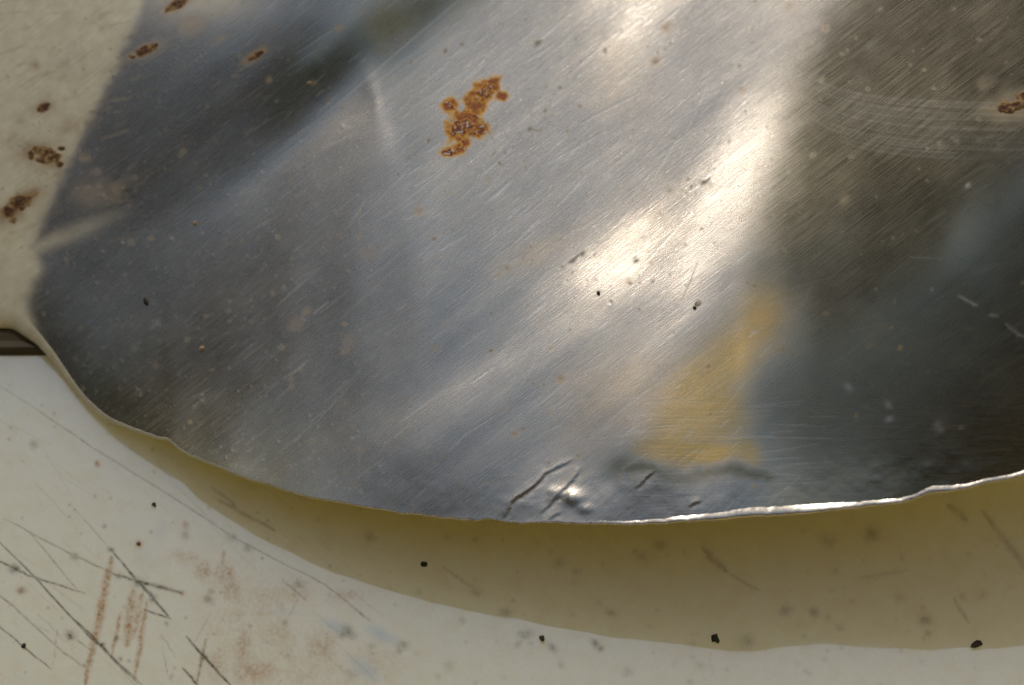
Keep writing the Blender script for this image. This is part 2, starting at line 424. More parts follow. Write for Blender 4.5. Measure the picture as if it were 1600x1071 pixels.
# beaten form of the sheet: heights towards the camera on a 12 px net (tenths of a px; first value, then steps along each row)
FORM = [
    [-2364,0,1,0,1,1,1,1,1,2,1,2,2,3,2,2,3,3,3,3,3,4,3,4,4,4,4,4,5,4,5,5,5,5,6,5,6,6,6,7,7,7,7,8,8,8,9,10,10,10,12,12,12,14,14,15,16,17,17,16,16,14,11,6,0,-6,-13,-19,-25,-30,-35,-37,-40,-42,-43,-44,-45,-46,-47,-47,-48,-49,-49,-50,-51,-50,-49,-48,-46,-45,-42,-40,-37,-34,-31,-28,-25,-21,-19,-16,-14,-12,-10,-8,-7,-6,-4,-1,0,2,5,8,12,14,18,21,25,27,31,32,33,34,32,30,28,24,22,21,21,21,24,28,30,34,37,40,43,44,45,46,47,48,50,51,53,54,55,57,57,57,58,58,59,59,59,59,60,60,60,60,60,60,61,60,61,60,61,60,60,60,60,59,58,57,57,55,53,51,49,46,45,42,39,37,35,32,30,27,25,22,20,17,15,12,10,8,5,2],
    [-2363,0,0,1,0,1,1,1,2,1,2,2,2,2,2,3,3,2,3,3,4,3,4,3,4,4,5,4,4,5,5,5,5,5,6,5,6,6,6,7,7,7,7,8,8,9,9,9,10,11,11,12,13,13,15,15,16,17,17,17,16,15,11,6,1,-6,-13,-20,-25,-31,-34,-38,-40,-42,-43,-44,-45,-46,-47,-47,-48,-48,-50,-49,-51,-50,-49,-48,-46,-45,-42,-39,-37,-34,-31,-27,-24,-21,-18,-16,-13,-12,-10,-8,-7,-5,-4,-2,1,2,6,8,12,14,18,22,24,28,30,33,34,33,33,30,27,23,22,20,20,21,24,26,31,33,36,40,42,44,45,46,47,48,49,52,52,54,56,56,57,58,58,58,59,59,59,60,59,60,60,61,60,61,60,61,60,61,60,61,60,59,60,58,59,57,55,55,53,50,49,47,44,42,39,37,35,32,30,27,24,23,19,17,15,13,9,8,5,2],
    [-2363,0,1,0,1,1,1,1,2,1,2,2,2,2,2,3,2,3,3,3,4,3,4,4,4,4,4,4,5,4,5,5,5,6,5,6,6,6,6,7,7,7,7,8,8,9,9,10,10,10,11,12,13,14,14,16,16,17,18,18,17,15,12,7,1,-6,-13,-20,-26,-31,-35,-38,-41,-41,-44,-44,-45,-45,-46,-47,-48,-48,-49,-50,-50,-51,-49,-47,-47,-44,-41,-40,-36,-33,-30,-27,-23,-20,-17,-15,-13,-11,-10,-8,-6,-5,-3,-2,1,3,6,9,12,15,19,21,25,28,31,33,34,34,32,30,25,23,20,19,19,20,23,26,29,33,35,40,42,43,44,46,46,48,49,51,53,54,55,56,57,58,58,59,59,59,59,60,60,60,61,60,61,60,61,61,60,61,61,60,60,59,59,59,58,56,56,54,52,50,48,47,43,42,39,37,34,32,30,27,24,22,20,17,15,12,10,7,5,2],
    [-2362,1,0,1,0,1,1,1,2,1,2,2,2,2,3,2,3,3,3,3,3,4,4,3,4,4,5,4,5,4,5,5,6,5,6,5,6,7,6,7,7,7,8,8,8,9,9,9,10,11,11,12,13,14,15,15,17,17,19,18,19,16,14,8,2,-7,-13,-21,-27,-32,-36,-39,-40,-42,-43,-44,-44,-46,-46,-46,-47,-49,-48,-50,-50,-50,-49,-48,-45,-44,-42,-38,-36,-32,-29,-25,-22,-19,-16,-15,-12,-10,-9,-8,-6,-4,-3,-1,2,4,7,9,13,16,19,22,25,29,30,33,35,34,32,29,23,21,18,18,18,19,22,25,29,31,35,39,41,42,44,45,46,47,49,51,52,54,55,56,57,58,58,59,59,59,60,60,60,61,60,61,61,61,61,61,61,60,61,60,60,60,59,58,57,56,55,53,52,49,48,46,43,41,39,37,34,31,29,27,24,22,20,17,14,12,10,7,5,3],
    [-2360,0,1,0,1,1,1,1,1,2,2,2,2,2,3,2,3,3,3,3,4,3,4,4,4,4,4,5,4,5,5,5,6,5,6,6,6,6,7,7,7,7,8,8,8,9,9,10,10,11,12,12,13,13,15,16,16,18,19,20,20,18,16,10,2,-6,-15,-22,-28,-33,-37,-39,-41,-42,-42,-44,-44,-45,-45,-46,-47,-48,-49,-49,-50,-50,-48,-48,-45,-43,-41,-39,-34,-31,-28,-23,-20,-18,-15,-14,-11,-10,-9,-7,-5,-4,-3,1,2,5,7,11,14,17,19,23,25,29,31,34,34,35,31,26,22,18,16,17,17,19,21,24,28,30,35,37,41,41,43,44,46,47,48,51,52,53,55,56,56,58,58,59,59,60,60,60,60,61,61,61,62,61,61,61,62,61,60,61,60,59,59,57,57,55,54,53,51,49,47,45,43,41,38,36,34,31,29,26,24,22,19,17,14,12,10,7,5,2],
    [-2358,0,1,0,1,1,1,1,1,2,2,2,2,2,3,2,3,3,3,4,3,4,4,4,4,4,4,5,5,5,5,5,6,5,6,6,6,7,7,7,7,7,8,9,8,9,10,9,11,11,11,12,13,14,15,15,17,19,19,21,21,21,17,13,3,-6,-16,-23,-30,-35,-37,-40,-40,-42,-43,-43,-44,-44,-45,-45,-47,-47,-48,-49,-49,-50,-49,-46,-46,-42,-41,-37,-34,-29,-26,-22,-18,-17,-14,-13,-11,-9,-8,-7,-5,-4,-1,0,3,6,8,12,14,18,20,23,26,29,32,34,35,34,30,23,19,16,15,15,17,19,21,24,27,30,33,37,40,41,42,43,45,46,49,49,52,53,54,56,56,58,58,59,59,60,60,60,61,61,62,61,62,62,61,62,61,62,60,61,60,59,58,57,56,55,54,52,50,48,46,45,42,40,37,36,33,31,28,26,24,21,19,17,14,12,9,7,5,2],
    [-2356,0,1,0,1,1,1,1,2,2,1,2,3,2,3,2,3,3,3,4,3,4,4,4,4,5,4,5,5,5,5,6,5,6,6,6,7,6,7,7,8,8,8,8,9,9,10,10,10,12,11,13,13,13,15,16,17,19,20,21,23,22,21,15,5,-7,-17,-26,-31,-36,-38,-40,-41,-42,-42,-42,-43,-44,-44,-45,-46,-46,-48,-49,-49,-49,-48,-46,-45,-42,-40,-36,-32,-28,-24,-20,-17,-15,-14,-12,-11,-9,-8,-6,-5,-4,-1,2,3,6,9,13,15,18,21,24,26,30,31,34,35,34,27,21,15,15,14,15,17,19,21,24,27,30,33,36,39,40,41,43,44,46,48,49,52,52,54,55,56,57,59,59,59,60,60,60,61,62,61,62,63,62,62,61,62,62,61,61,59,59,58,57,55,54,53,51,49,48,45,44,41,40,37,34,33,30,28,26,23,21,18,17,14,11,10,7,4,3],
    [-2353,0,1,0,1,1,1,1,2,1,2,2,3,2,3,2,3,4,3,3,4,4,4,4,4,5,5,5,5,5,5,6,6,6,6,6,7,7,7,7,8,8,8,9,9,9,10,11,10,12,12,12,14,14,14,16,18,19,20,22,24,24,23,18,6,-7,-19,-27,-33,-37,-39,-40,-40,-42,-42,-42,-42,-43,-43,-44,-46,-46,-47,-48,-48,-49,-47,-46,-43,-42,-39,-35,-31,-25,-22,-18,-16,-15,-14,-12,-11,-9,-7,-7,-5,-3,0,1,5,6,10,13,17,19,21,24,27,29,32,34,34,30,25,17,14,14,14,16,17,19,22,24,28,29,33,36,38,39,42,42,44,45,48,49,50,53,53,54,56,57,58,59,59,60,60,61,61,62,62,62,63,62,62,62,62,62,62,60,60,59,57,56,55,54,51,50,49,46,45,43,40,39,36,34,32,30,27,25,23,21,18,16,13,12,9,7,4,3],
    [-2350,0,1,0,1,1,1,1,2,2,2,2,2,3,2,3,3,3,4,3,4,4,4,5,4,5,5,5,5,5,6,6,6,6,6,7,7,7,7,8,8,8,8,9,10,10,10,10,12,11,13,13,13,15,15,17,18,19,21,22,24,24,24,20,8,-8,-19,-29,-34,-37,-39,-40,-41,-40,-42,-41,-41,-42,-43,-44,-45,-45,-47,-47,-48,-47,-46,-45,-43,-40,-38,-34,-28,-23,-20,-17,-16,-15,-14,-13,-11,-9,-8,-7,-5,-2,0,2,5,7,11,14,17,19,22,25,27,29,32,32,32,27,21,16,14,14,14,16,17,20,22,25,28,30,33,35,38,39,41,42,44,45,47,49,51,51,53,54,55,57,58,58,60,60,60,61,61,62,63,62,63,63,62,63,62,62,61,61,60,58,57,56,54,52,51,50,47,46,43,42,40,37,36,33,32,28,27,25,22,20,18,16,13,11,9,7,4,3],
    [-2347,1,0,1,0,1,2,1,2,1,2,3,2,3,2,3,3,4,3,4,4,4,4,5,4,5,5,5,6,5,6,6,6,7,7,6,7,8,7,8,8,9,9,9,10,10,10,11,12,12,13,13,15,15,16,17,19,20,21,22,23,25,24,20,8,-7,-20,-29,-35,-37,-39,-39,-40,-40,-41,-40,-41,-42,-42,-44,-44,-45,-46,-46,-46,-47,-45,-43,-42,-39,-36,-31,-26,-21,-19,-18,-16,-16,-14,-13,-11,-9,-9,-7,-5,-2,0,3,5,8,12,15,17,20,23,25,27,29,30,31,28,24,19,15,14,14,15,16,18,20,23,26,27,31,33,35,37,40,40,43,43,46,47,48,51,51,53,53,55,56,58,59,60,60,60,61,62,62,63,62,63,63,63,63,62,62,62,60,60,58,56,55,54,51,51,48,46,45,43,41,38,37,35,32,31,28,26,24,22,20,17,15,13,11,9,7,4,2],
    [-2343,0,1,0,1,1,2,1,2,1,2,3,2,3,3,3,3,3,4,4,4,4,5,4,5,5,5,6,5,6,6,6,7,7,6,8,7,7,8,8,9,9,9,9,10,11,11,11,12,13,13,14,15,16,17,18,19,20,21,22,23,24,24,20,9,-7,-19,-30,-35,-37,-38,-39,-40,-39,-39,-40,-40,-42,-42,-43,-44,-44,-45,-46,-45,-45,-44,-42,-40,-38,-33,-29,-24,-20,-19,-17,-17,-16,-15,-12,-12,-10,-9,-7,-5,-1,0,3,5,9,13,15,18,20,23,25,26,28,29,29,26,22,17,15,14,14,15,16,19,21,23,25,28,31,33,35,37,39,41,42,44,46,47,49,50,52,52,54,55,56,58,59,60,60,61,61,62,62,63,63,63,63,63,63,62,62,62,61,59,58,56,54,53,51,49,47,46,44,41,40,38,36,34,32,29,28,25,24,21,19,17,15,12,11,9,6,4,2],
    [-2339,1,0,1,0,1,2,1,2,2,2,2,3,3,2,4,3,4,3,4,5,4,5,4,5,6,5,6,5,6,7,6,7,7,7,7,8,8,8,8,9,9,10,10,10,11,11,12,13,13,14,14,16,16,18,18,19,21,21,22,22,24,24,20,9,-6,-20,-29,-35,-36,-38,-39,-38,-39,-39,-39,-40,-41,-42,-42,-44,-44,-44,-45,-44,-44,-42,-41,-39,-35,-32,-26,-22,-20,-18,-18,-17,-16,-14,-13,-12,-11,-9,-7,-5,-1,0,4,6,9,13,16,18,20,23,24,25,27,28,27,24,20,16,15,14,14,15,17,19,21,23,26,28,30,33,35,38,39,40,43,44,45,48,49,50,52,53,54,55,57,58,60,60,60,61,62,62,62,63,63,63,63,63,63,63,62,62,61,59,57,56,54,52,50,48,47,44,43,41,39,37,35,32,31,29,27,25,22,21,19,16,15,12,10,8,7,4,2],
    [-2334,0,0,1,1,1,1,2,2,2,2,2,3,3,3,3,3,4,4,4,4,5,5,5,5,5,6,6,6,6,7,7,7,7,7,8,8,8,8,9,9,10,10,10,11,11,12,12,13,13,15,15,16,17,17,19,19,21,21,22,22,24,23,21,9,-6,-19,-28,-34,-37,-37,-38,-38,-38,-38,-39,-39,-41,-41,-43,-42,-44,-43,-44,-43,-43,-41,-40,-37,-34,-30,-24,-21,-19,-18,-18,-17,-15,-15,-13,-12,-11,-9,-7,-4,-2,1,3,6,10,13,16,18,20,22,24,24,27,26,25,22,19,15,15,14,14,16,17,19,21,23,26,28,30,33,35,37,39,41,43,44,46,48,49,51,52,53,55,56,57,58,60,60,61,62,62,62,62,63,64,63,63,63,63,63,63,62,60,59,57,56,53,51,50,47,46,43,42,40,38,36,34,32,30,28,26,24,22,20,18,16,14,12,10,8,6,4,2],
    [-2330,1,0,1,1,1,1,2,2,2,2,2,3,3,3,4,3,4,4,4,5,5,5,5,5,6,6,6,6,7,6,7,8,7,8,8,8,9,9,9,9,10,10,11,11,11,12,13,14,14,14,16,16,17,18,19,19,21,20,22,23,24,23,21,10,-6,-18,-28,-33,-36,-37,-38,-37,-37,-38,-39,-39,-40,-40,-42,-42,-43,-42,-43,-43,-41,-40,-38,-36,-33,-28,-23,-20,-18,-18,-17,-17,-15,-14,-14,-12,-11,-9,-7,-4,-2,1,3,7,10,13,15,18,20,21,22,24,26,25,24,20,17,16,14,14,15,15,18,19,21,23,25,28,30,33,35,37,39,41,43,45,46,48,50,52,52,54,55,56,58,59,60,61,61,62,62,63,63,63,63,63,64,63,63,64,62,62,61,59,57,55,53,50,49,46,45,43,41,38,37,35,33,31,29,28,25,23,22,19,17,16,13,12,10,7,6,4,2],
    [-2325,1,0,1,1,1,1,2,2,2,2,3,3,3,3,3,4,4,4,5,5,4,6,5,6,6,6,6,7,6,8,7,7,8,8,9,8,9,9,10,10,10,10,11,12,12,12,13,14,14,15,16,17,17,18,19,19,20,21,22,23,24,23,21,10,-5,-17,-27,-33,-35,-36,-37,-37,-37,-38,-38,-38,-40,-40,-41,-41,-42,-42,-41,-42,-40,-39,-37,-35,-32,-27,-22,-19,-17,-17,-17,-16,-15,-14,-13,-12,-11,-9,-7,-4,-2,1,3,7,10,12,15,18,19,20,21,23,25,25,22,19,16,15,14,15,14,16,17,19,21,23,25,28,30,33,35,37,40,41,43,45,47,48,51,52,53,54,56,57,58,60,60,62,61,62,63,62,63,64,63,64,63,64,63,64,63,62,61,59,57,54,52,50,48,46,44,41,40,38,36,34,32,30,28,27,24,23,20,19,17,15,13,11,10,7,6,4,1],
    [-2319,0,1,0,1,1,2,2,1,3,2,3,3,3,3,4,4,4,4,5,5,5,5,6,6,6,6,7,7,7,7,8,8,8,8,9,9,9,10,9,11,10,11,11,12,12,13,14,14,15,15,16,17,17,18,19,19,21,20,22,23,24,24,20,10,-4,-17,-25,-32,-34,-36,-36,-37,-37,-37,-38,-38,-38,-40,-40,-40,-41,-41,-41,-40,-39,-38,-37,-35,-31,-26,-20,-18,-17,-16,-16,-15,-15,-14,-12,-12,-10,-9,-7,-4,-2,1,3,6,9,12,15,17,18,19,20,23,25,23,20,18,16,14,15,14,15,16,17,19,20,23,25,27,31,33,35,37,40,42,43,45,48,49,51,52,54,55,56,58,59,60,61,62,62,62,63,63,63,63,64,64,64,63,64,64,63,62,61,59,57,54,52,49,47,45,43,41,39,37,35,33,31,29,27,26,24,21,20,19,16,14,13,11,9,7,5,4,2],
    [-2314,1,0,1,1,1,2,1,2,3,2,3,3,3,4,3,4,5,4,5,5,5,6,6,6,6,7,7,7,7,8,8,8,9,9,9,9,10,9,11,10,11,11,12,12,13,13,14,14,15,16,17,16,17,18,19,20,20,21,22,23,24,23,21,10,-4,-16,-24,-30,-34,-35,-36,-37,-36,-37,-37,-38,-37,-39,-39,-40,-40,-41,-40,-39,-39,-38,-37,-34,-29,-24,-19,-17,-16,-15,-16,-15,-14,-13,-12,-11,-10,-8,-7,-5,-2,1,3,6,8,12,14,17,17,18,21,22,24,21,19,16,16,14,14,15,15,15,17,19,20,23,25,28,30,33,36,38,40,42,44,45,48,50,51,53,55,55,57,58,59,61,62,62,62,63,63,63,63,64,64,63,64,64,65,63,64,62,62,59,56,54,51,49,47,44,42,40,38,35,34,32,31,28,26,25,23,21,19,18,15,14,13,10,9,7,5,3,2],
    [-2308,0,1,1,1,1,2,1,2,3,2,3,3,4,3,4,4,5,4,5,6,5,6,6,6,7,7,7,8,7,8,9,8,9,9,10,10,10,10,10,11,12,11,12,13,13,13,15,14,16,16,16,17,17,18,19,20,21,21,22,23,24,23,19,10,-4,-14,-23,-29,-33,-35,-36,-36,-36,-36,-36,-37,-37,-38,-39,-39,-40,-40,-40,-39,-39,-38,-36,-33,-28,-22,-17,-16,-15,-15,-14,-15,-14,-13,-11,-11,-9,-9,-7,-4,-2,1,3,5,9,12,14,17,16,19,20,21,22,19,17,16,15,14,14,14,15,16,17,19,20,23,25,28,31,34,36,38,40,43,44,46,48,50,52,53,55,56,57,59,60,61,62,63,62,63,63,63,64,64,64,64,64,64,64,64,64,63,61,59,57,54,50,49,45,44,41,39,37,35,33,31,29,28,25,24,22,20,19,17,15,13,12,10,8,7,5,3,2],
    [-2302,1,0,1,1,1,2,2,2,2,3,3,3,4,3,4,5,4,5,5,6,5,6,7,6,7,7,8,8,8,8,9,9,9,10,9,11,10,11,11,11,12,12,12,13,13,14,15,15,15,17,17,16,18,18,19,20,21,22,22,23,23,23,18,9,-3,-13,-22,-28,-33,-34,-35,-36,-35,-35,-36,-35,-37,-37,-39,-39,-40,-40,-40,-39,-39,-38,-35,-32,-25,-20,-17,-14,-15,-14,-14,-14,-13,-13,-11,-10,-10,-8,-7,-4,-2,1,3,6,9,12,15,16,16,18,20,20,20,17,16,15,14,14,14,14,15,16,17,19,21,23,26,28,31,34,36,39,40,43,45,46,48,51,52,54,56,56,58,59,60,62,63,62,63,63,63,64,63,64,64,65,64,64,64,65,64,63,61,59,57,53,51,47,45,43,40,39,36,34,32,30,28,27,24,23,22,19,18,16,15,13,11,10,8,6,5,3,2],
    [-2295,0,0,1,1,2,1,2,2,3,3,3,3,4,3,5,4,5,5,5,6,6,6,7,6,8,7,8,8,8,9,9,10,9,10,10,11,11,11,11,12,12,13,12,14,13,14,15,15,16,17,17,17,17,19,19,21,21,22,22,23,23,22,17,8,-3,-13,-20,-27,-32,-34,-34,-35,-35,-34,-35,-34,-36,-37,-38,-39,-40,-40,-40,-39,-39,-37,-35,-30,-23,-19,-15,-14,-13,-14,-13,-14,-13,-12,-11,-10,-10,-8,-7,-3,-2,1,4,6,9,13,14,16,16,18,18,19,18,16,14,14,14,14,14,14,15,16,18,19,21,23,26,29,31,34,37,39,41,43,45,47,48,51,53,55,56,57,58,60,61,62,62,63,63,64,63,64,63,64,65,64,64,65,64,64,64,64,61,60,56,53,50,47,45,42,39,38,35,33,31,29,28,25,24,22,21,19,17,15,14,13,11,9,7,7,4,3,2],
    [-2289,0,1,1,1,1,2,2,2,3,3,3,3,4,4,4,5,5,5,5,6,6,7,7,7,7,8,8,9,8,9,10,10,10,10,11,11,11,12,12,12,12,13,13,14,14,14,15,16,16,17,16,18,17,19,20,21,21,22,22,23,23,21,15,6,-3,-11,-19,-26,-31,-33,-34,-35,-34,-33,-34,-34,-35,-36,-37,-38,-39,-40,-40,-40,-38,-38,-34,-28,-21,-17,-14,-13,-13,-13,-13,-13,-13,-12,-10,-10,-10,-8,-5,-4,-1,1,4,6,10,12,15,15,16,17,17,18,16,14,14,13,13,14,14,14,15,17,17,20,21,24,26,29,32,34,37,39,41,44,45,48,49,51,54,55,57,57,59,60,62,62,63,63,63,64,63,64,64,64,64,65,64,65,64,64,65,63,62,59,57,53,49,47,43,42,38,37,34,32,31,28,26,25,23,22,19,18,17,15,13,12,10,9,8,6,4,3,1],
    [-2282,0,1,1,1,1,2,2,2,3,3,3,4,3,5,4,5,5,5,6,6,6,7,7,7,8,8,8,9,9,10,10,10,10,11,11,12,12,12,12,13,13,13,13,14,14,15,15,16,17,16,17,18,18,19,20,21,22,22,22,22,22,20,13,5,-3,-11,-18,-25,-30,-32,-34,-33,-34,-33,-33,-33,-34,-35,-36,-37,-38,-40,-39,-40,-38,-38,-34,-26,-19,-15,-13,-13,-12,-12,-13,-13,-12,-11,-10,-10,-9,-8,-5,-3,-1,1,4,7,10,12,14,15,15,16,17,16,14,13,13,13,13,13,14,14,16,16,18,20,21,24,26,30,32,34,37,40,42,44,46,48,50,52,54,56,57,58,60,60,62,63,63,63,63,64,63,64,64,65,64,65,64,65,64,65,64,63,62,60,56,53,49,46,43,40,38,36,34,31,29,28,25,24,23,20,19,17,16,15,12,12,10,8,7,6,4,3,1],
    [-2275,0,1,1,1,1,2,2,3,2,3,4,3,4,4,5,5,5,5,6,7,6,7,7,8,8,8,9,9,10,9,11,10,11,11,12,12,12,13,13,13,13,14,14,14,15,15,15,16,17,17,17,17,19,19,21,21,22,21,22,22,21,18,11,3,-3,-11,-17,-24,-28,-32,-33,-33,-34,-32,-32,-33,-32,-34,-35,-36,-37,-39,-38,-39,-39,-38,-34,-23,-16,-14,-13,-11,-12,-12,-12,-12,-12,-11,-10,-9,-8,-8,-5,-3,0,2,4,7,10,12,13,14,15,16,15,15,13,12,11,13,12,13,14,15,15,17,18,20,21,24,27,30,32,35,38,40,42,45,47,48,51,53,54,57,58,58,60,61,62,63,63,64,63,64,63,64,64,65,64,65,64,65,64,65,64,64,62,60,56,52,49,45,43,39,37,35,33,30,29,27,24,23,22,20,18,16,16,13,13,10,10,8,7,5,4,3,1],
    [-2268,0,1,1,1,2,1,3,2,3,3,3,4,4,4,5,5,5,6,6,6,7,7,8,8,8,9,9,9,10,10,11,11,11,12,12,12,13,13,14,13,14,15,14,15,15,15,16,17,17,17,18,17,19,20,20,22,21,21,20,20,19,15,8,2,-4,-11,-17,-22,-27,-30,-31,-33,-33,-33,-32,-32,-33,-33,-34,-35,-36,-36,-37,-37,-37,-36,-32,-20,-15,-13,-12,-11,-10,-12,-12,-11,-12,-10,-10,-9,-8,-7,-5,-3,0,2,5,7,10,12,14,13,14,14,14,13,12,10,12,11,13,13,14,14,16,17,18,20,22,24,27,30,33,35,38,41,43,46,47,49,52,53,56,57,59,59,60,61,62,63,63,64,63,64,63,64,64,64,65,64,65,64,65,64,64,64,62,60,57,52,48,45,42,39,36,34,32,30,27,26,24,22,21,19,17,16,15,13,12,10,9,8,6,5,4,3,1],
    [-2261,1,0,1,1,2,2,2,3,2,3,4,4,4,4,5,5,6,6,6,6,7,8,7,9,8,9,9,10,10,11,11,11,12,12,13,13,13,14,14,14,15,14,16,15,16,16,16,18,17,17,18,18,19,19,21,21,20,20,19,18,16,12,7,0,-5,-11,-16,-22,-25,-28,-30,-32,-32,-33,-32,-32,-33,-33,-33,-34,-35,-35,-35,-36,-35,-34,-27,-17,-14,-12,-11,-10,-11,-10,-11,-12,-11,-10,-9,-9,-8,-7,-4,-3,1,2,5,7,11,12,13,13,13,12,13,11,11,10,10,11,13,13,13,15,16,17,18,20,22,25,28,30,33,36,39,41,44,46,49,50,52,54,57,58,59,59,60,62,62,63,63,63,64,63,63,64,64,64,64,65,64,64,65,64,64,64,62,60,57,52,48,44,41,39,35,34,31,28,27,25,23,22,20,18,17,15,14,12,11,10,9,7,6,5,4,2,1],
    [-2253,0,1,1,1,1,2,3,2,3,3,4,4,4,4,5,6,5,6,7,6,8,7,8,8,9,9,10,10,11,10,12,12,12,13,13,13,14,14,15,15,15,16,15,16,17,16,18,18,17,18,17,19,18,20,21,20,19,19,18,15,13,10,5,-1,-6,-11,-17,-20,-24,-25,-29,-30,-32,-31,-32,-32,-33,-33,-34,-34,-34,-34,-34,-34,-33,-32,-21,-15,-13,-11,-10,-9,-10,-10,-11,-10,-11,-9,-10,-8,-8,-6,-5,-2,1,3,5,7,11,13,12,12,12,12,11,10,9,9,10,11,12,12,14,15,16,17,19,20,22,26,28,31,33,37,39,42,45,47,49,51,53,56,57,58,59,60,60,62,62,63,63,63,63,64,63,63,64,64,64,64,65,64,64,64,64,64,62,60,56,52,47,44,41,38,35,32,30,28,26,24,23,20,19,18,16,15,13,12,11,9,8,7,6,5,3,2,1],
    [-2246,1,0,1,2,1,2,2,3,3,3,4,4,4,5,5,5,6,6,7,7,7,8,8,8,9,10,10,10,11,11,12,12,13,13,13,14,15,15,15,15,16,17,16,17,17,17,18,18,18,18,18,19,19,19,20,19,19,17,16,13,10,8,3,-1,-7,-12,-17,-19,-22,-24,-25,-28,-30,-30,-30,-33,-34,-34,-35,-35,-33,-34,-33,-33,-32,-26,-17,-13,-11,-10,-9,-9,-9,-9,-10,-10,-10,-9,-9,-8,-8,-6,-4,-2,1,3,5,9,11,13,12,11,11,11,10,8,8,8,9,10,12,12,14,15,16,18,19,20,23,25,29,32,34,37,40,43,46,48,50,52,54,56,57,59,59,60,61,61,62,63,63,63,63,63,63,64,63,64,64,64,64,64,64,64,64,63,62,59,56,52,47,43,40,37,35,31,30,27,25,24,21,20,18,17,16,14,12,12,10,9,8,6,6,4,3,3,1],
    [-2238,0,1,1,1,2,2,2,3,3,3,4,4,4,5,5,6,6,6,7,7,7,8,8,9,9,10,10,11,11,11,13,12,13,14,14,14,15,16,16,16,16,17,18,17,18,18,19,18,19,18,18,19,19,19,19,18,18,15,13,11,8,6,3,-3,-8,-13,-16,-19,-20,-21,-22,-24,-25,-28,-31,-35,-36,-36,-36,-35,-34,-34,-33,-31,-29,-19,-14,-11,-10,-9,-8,-9,-8,-9,-9,-9,-9,-9,-9,-8,-7,-6,-4,-1,1,3,6,9,12,13,12,11,9,10,8,7,7,6,9,10,11,12,14,15,17,17,19,21,23,26,30,32,35,38,41,44,47,49,51,53,54,57,58,59,59,60,60,61,63,63,63,62,63,63,63,63,63,64,64,64,63,64,64,64,63,63,62,58,56,51,46,43,39,37,33,31,29,26,25,22,21,19,18,16,15,13,13,10,10,9,7,6,6,4,3,2,1],
    [-2230,0,1,1,1,2,2,2,3,3,3,4,4,5,4,6,5,6,7,6,8,7,8,9,9,9,10,11,10,12,12,12,13,13,14,15,15,15,16,17,17,17,18,18,18,19,19,19,19,19,18,19,18,19,18,19,17,16,13,11,8,7,5,1,-4,-8,-14,-17,-18,-18,-18,-17,-17,-21,-28,-33,-37,-37,-38,-37,-36,-35,-34,-32,-30,-22,-15,-12,-10,-9,-8,-7,-8,-8,-8,-8,-9,-8,-8,-8,-8,-7,-6,-3,-1,1,4,6,10,12,13,12,10,9,8,7,5,5,6,8,9,11,13,13,16,16,18,19,21,24,27,30,33,36,39,42,45,48,50,51,54,55,57,58,59,59,60,61,61,62,63,63,63,62,63,63,62,64,63,64,63,64,63,64,63,63,63,60,58,55,50,46,42,39,35,33,31,28,25,24,22,20,18,17,16,14,13,11,11,9,8,7,6,5,4,3,2,1],
    [-2222,0,1,1,1,2,2,2,3,3,3,4,4,5,5,5,6,6,6,7,8,7,9,8,9,10,10,11,11,11,13,12,14,13,15,15,15,16,16,17,18,18,18,19,20,19,20,20,19,19,18,19,19,18,18,17,16,13,11,9,7,6,3,0,-5,-10,-14,-16,-17,-16,-14,-11,-11,-19,-29,-36,-38,-38,-38,-37,-37,-36,-34,-31,-24,-17,-13,-11,-9,-8,-8,-7,-7,-7,-7,-8,-8,-7,-8,-7,-8,-7,-5,-2,-1,1,4,7,10,13,13,11,9,8,7,5,5,4,5,7,9,10,13,14,15,17,18,19,22,24,27,31,34,36,40,44,46,49,51,52,54,56,58,58,59,59,60,60,62,62,63,63,62,63,62,62,63,63,63,63,64,63,63,63,63,63,61,60,57,54,49,45,41,38,35,33,29,27,25,23,21,20,18,16,15,14,12,11,10,9,7,7,6,5,3,3,2,1],
    [-2215,1,1,1,1,2,2,2,3,3,4,4,4,4,5,6,6,6,6,7,8,8,8,9,9,10,10,11,11,12,12,13,14,14,15,15,16,16,17,17,18,19,19,20,20,20,20,20,19,19,19,19,18,18,17,16,13,11,9,8,6,5,2,-2,-7,-11,-13,-16,-15,-13,-9,-6,-8,-19,-30,-35,-38,-38,-38,-37,-37,-35,-34,-27,-19,-15,-12,-10,-9,-8,-7,-6,-7,-7,-7,-7,-7,-6,-7,-8,-7,-6,-4,-2,-1,2,4,7,11,13,13,10,9,7,5,4,4,4,4,6,8,11,12,14,15,17,19,19,22,25,28,32,34,38,41,44,48,49,52,53,55,57,57,59,59,59,60,61,61,63,62,62,63,62,62,62,63,62,63,63,63,63,62,63,62,62,61,59,56,52,48,45,40,37,35,31,29,26,25,22,20,19,17,16,14,13,12,11,9,9,7,7,5,5,3,3,2,0],
    [-2207,1,1,1,1,2,2,2,3,3,4,4,4,5,5,5,6,6,7,7,8,8,8,9,9,10,11,11,11,12,13,13,14,14,15,15,16,17,17,18,19,19,19,20,21,20,21,19,20,19,18,19,18,18,15,14,11,9,8,7,6,3,0,-4,-7,-11,-13,-14,-13,-9,-5,-5,-10,-19,-27,-33,-36,-37,-37,-37,-35,-35,-30,-22,-17,-14,-12,-10,-9,-7,-7,-7,-6,-6,-7,-6,-6,-6,-7,-7,-6,-5,-4,-2,0,2,4,8,12,12,12,10,8,6,4,4,3,3,4,6,7,10,12,14,16,17,18,20,22,26,29,32,35,39,42,46,48,51,52,54,56,57,58,59,59,59,60,61,62,62,62,62,63,62,61,62,62,62,63,62,63,62,62,62,62,61,59,58,55,51,47,43,40,37,33,31,28,26,23,22,20,18,16,15,14,13,11,10,9,8,7,7,5,4,3,3,2,0],
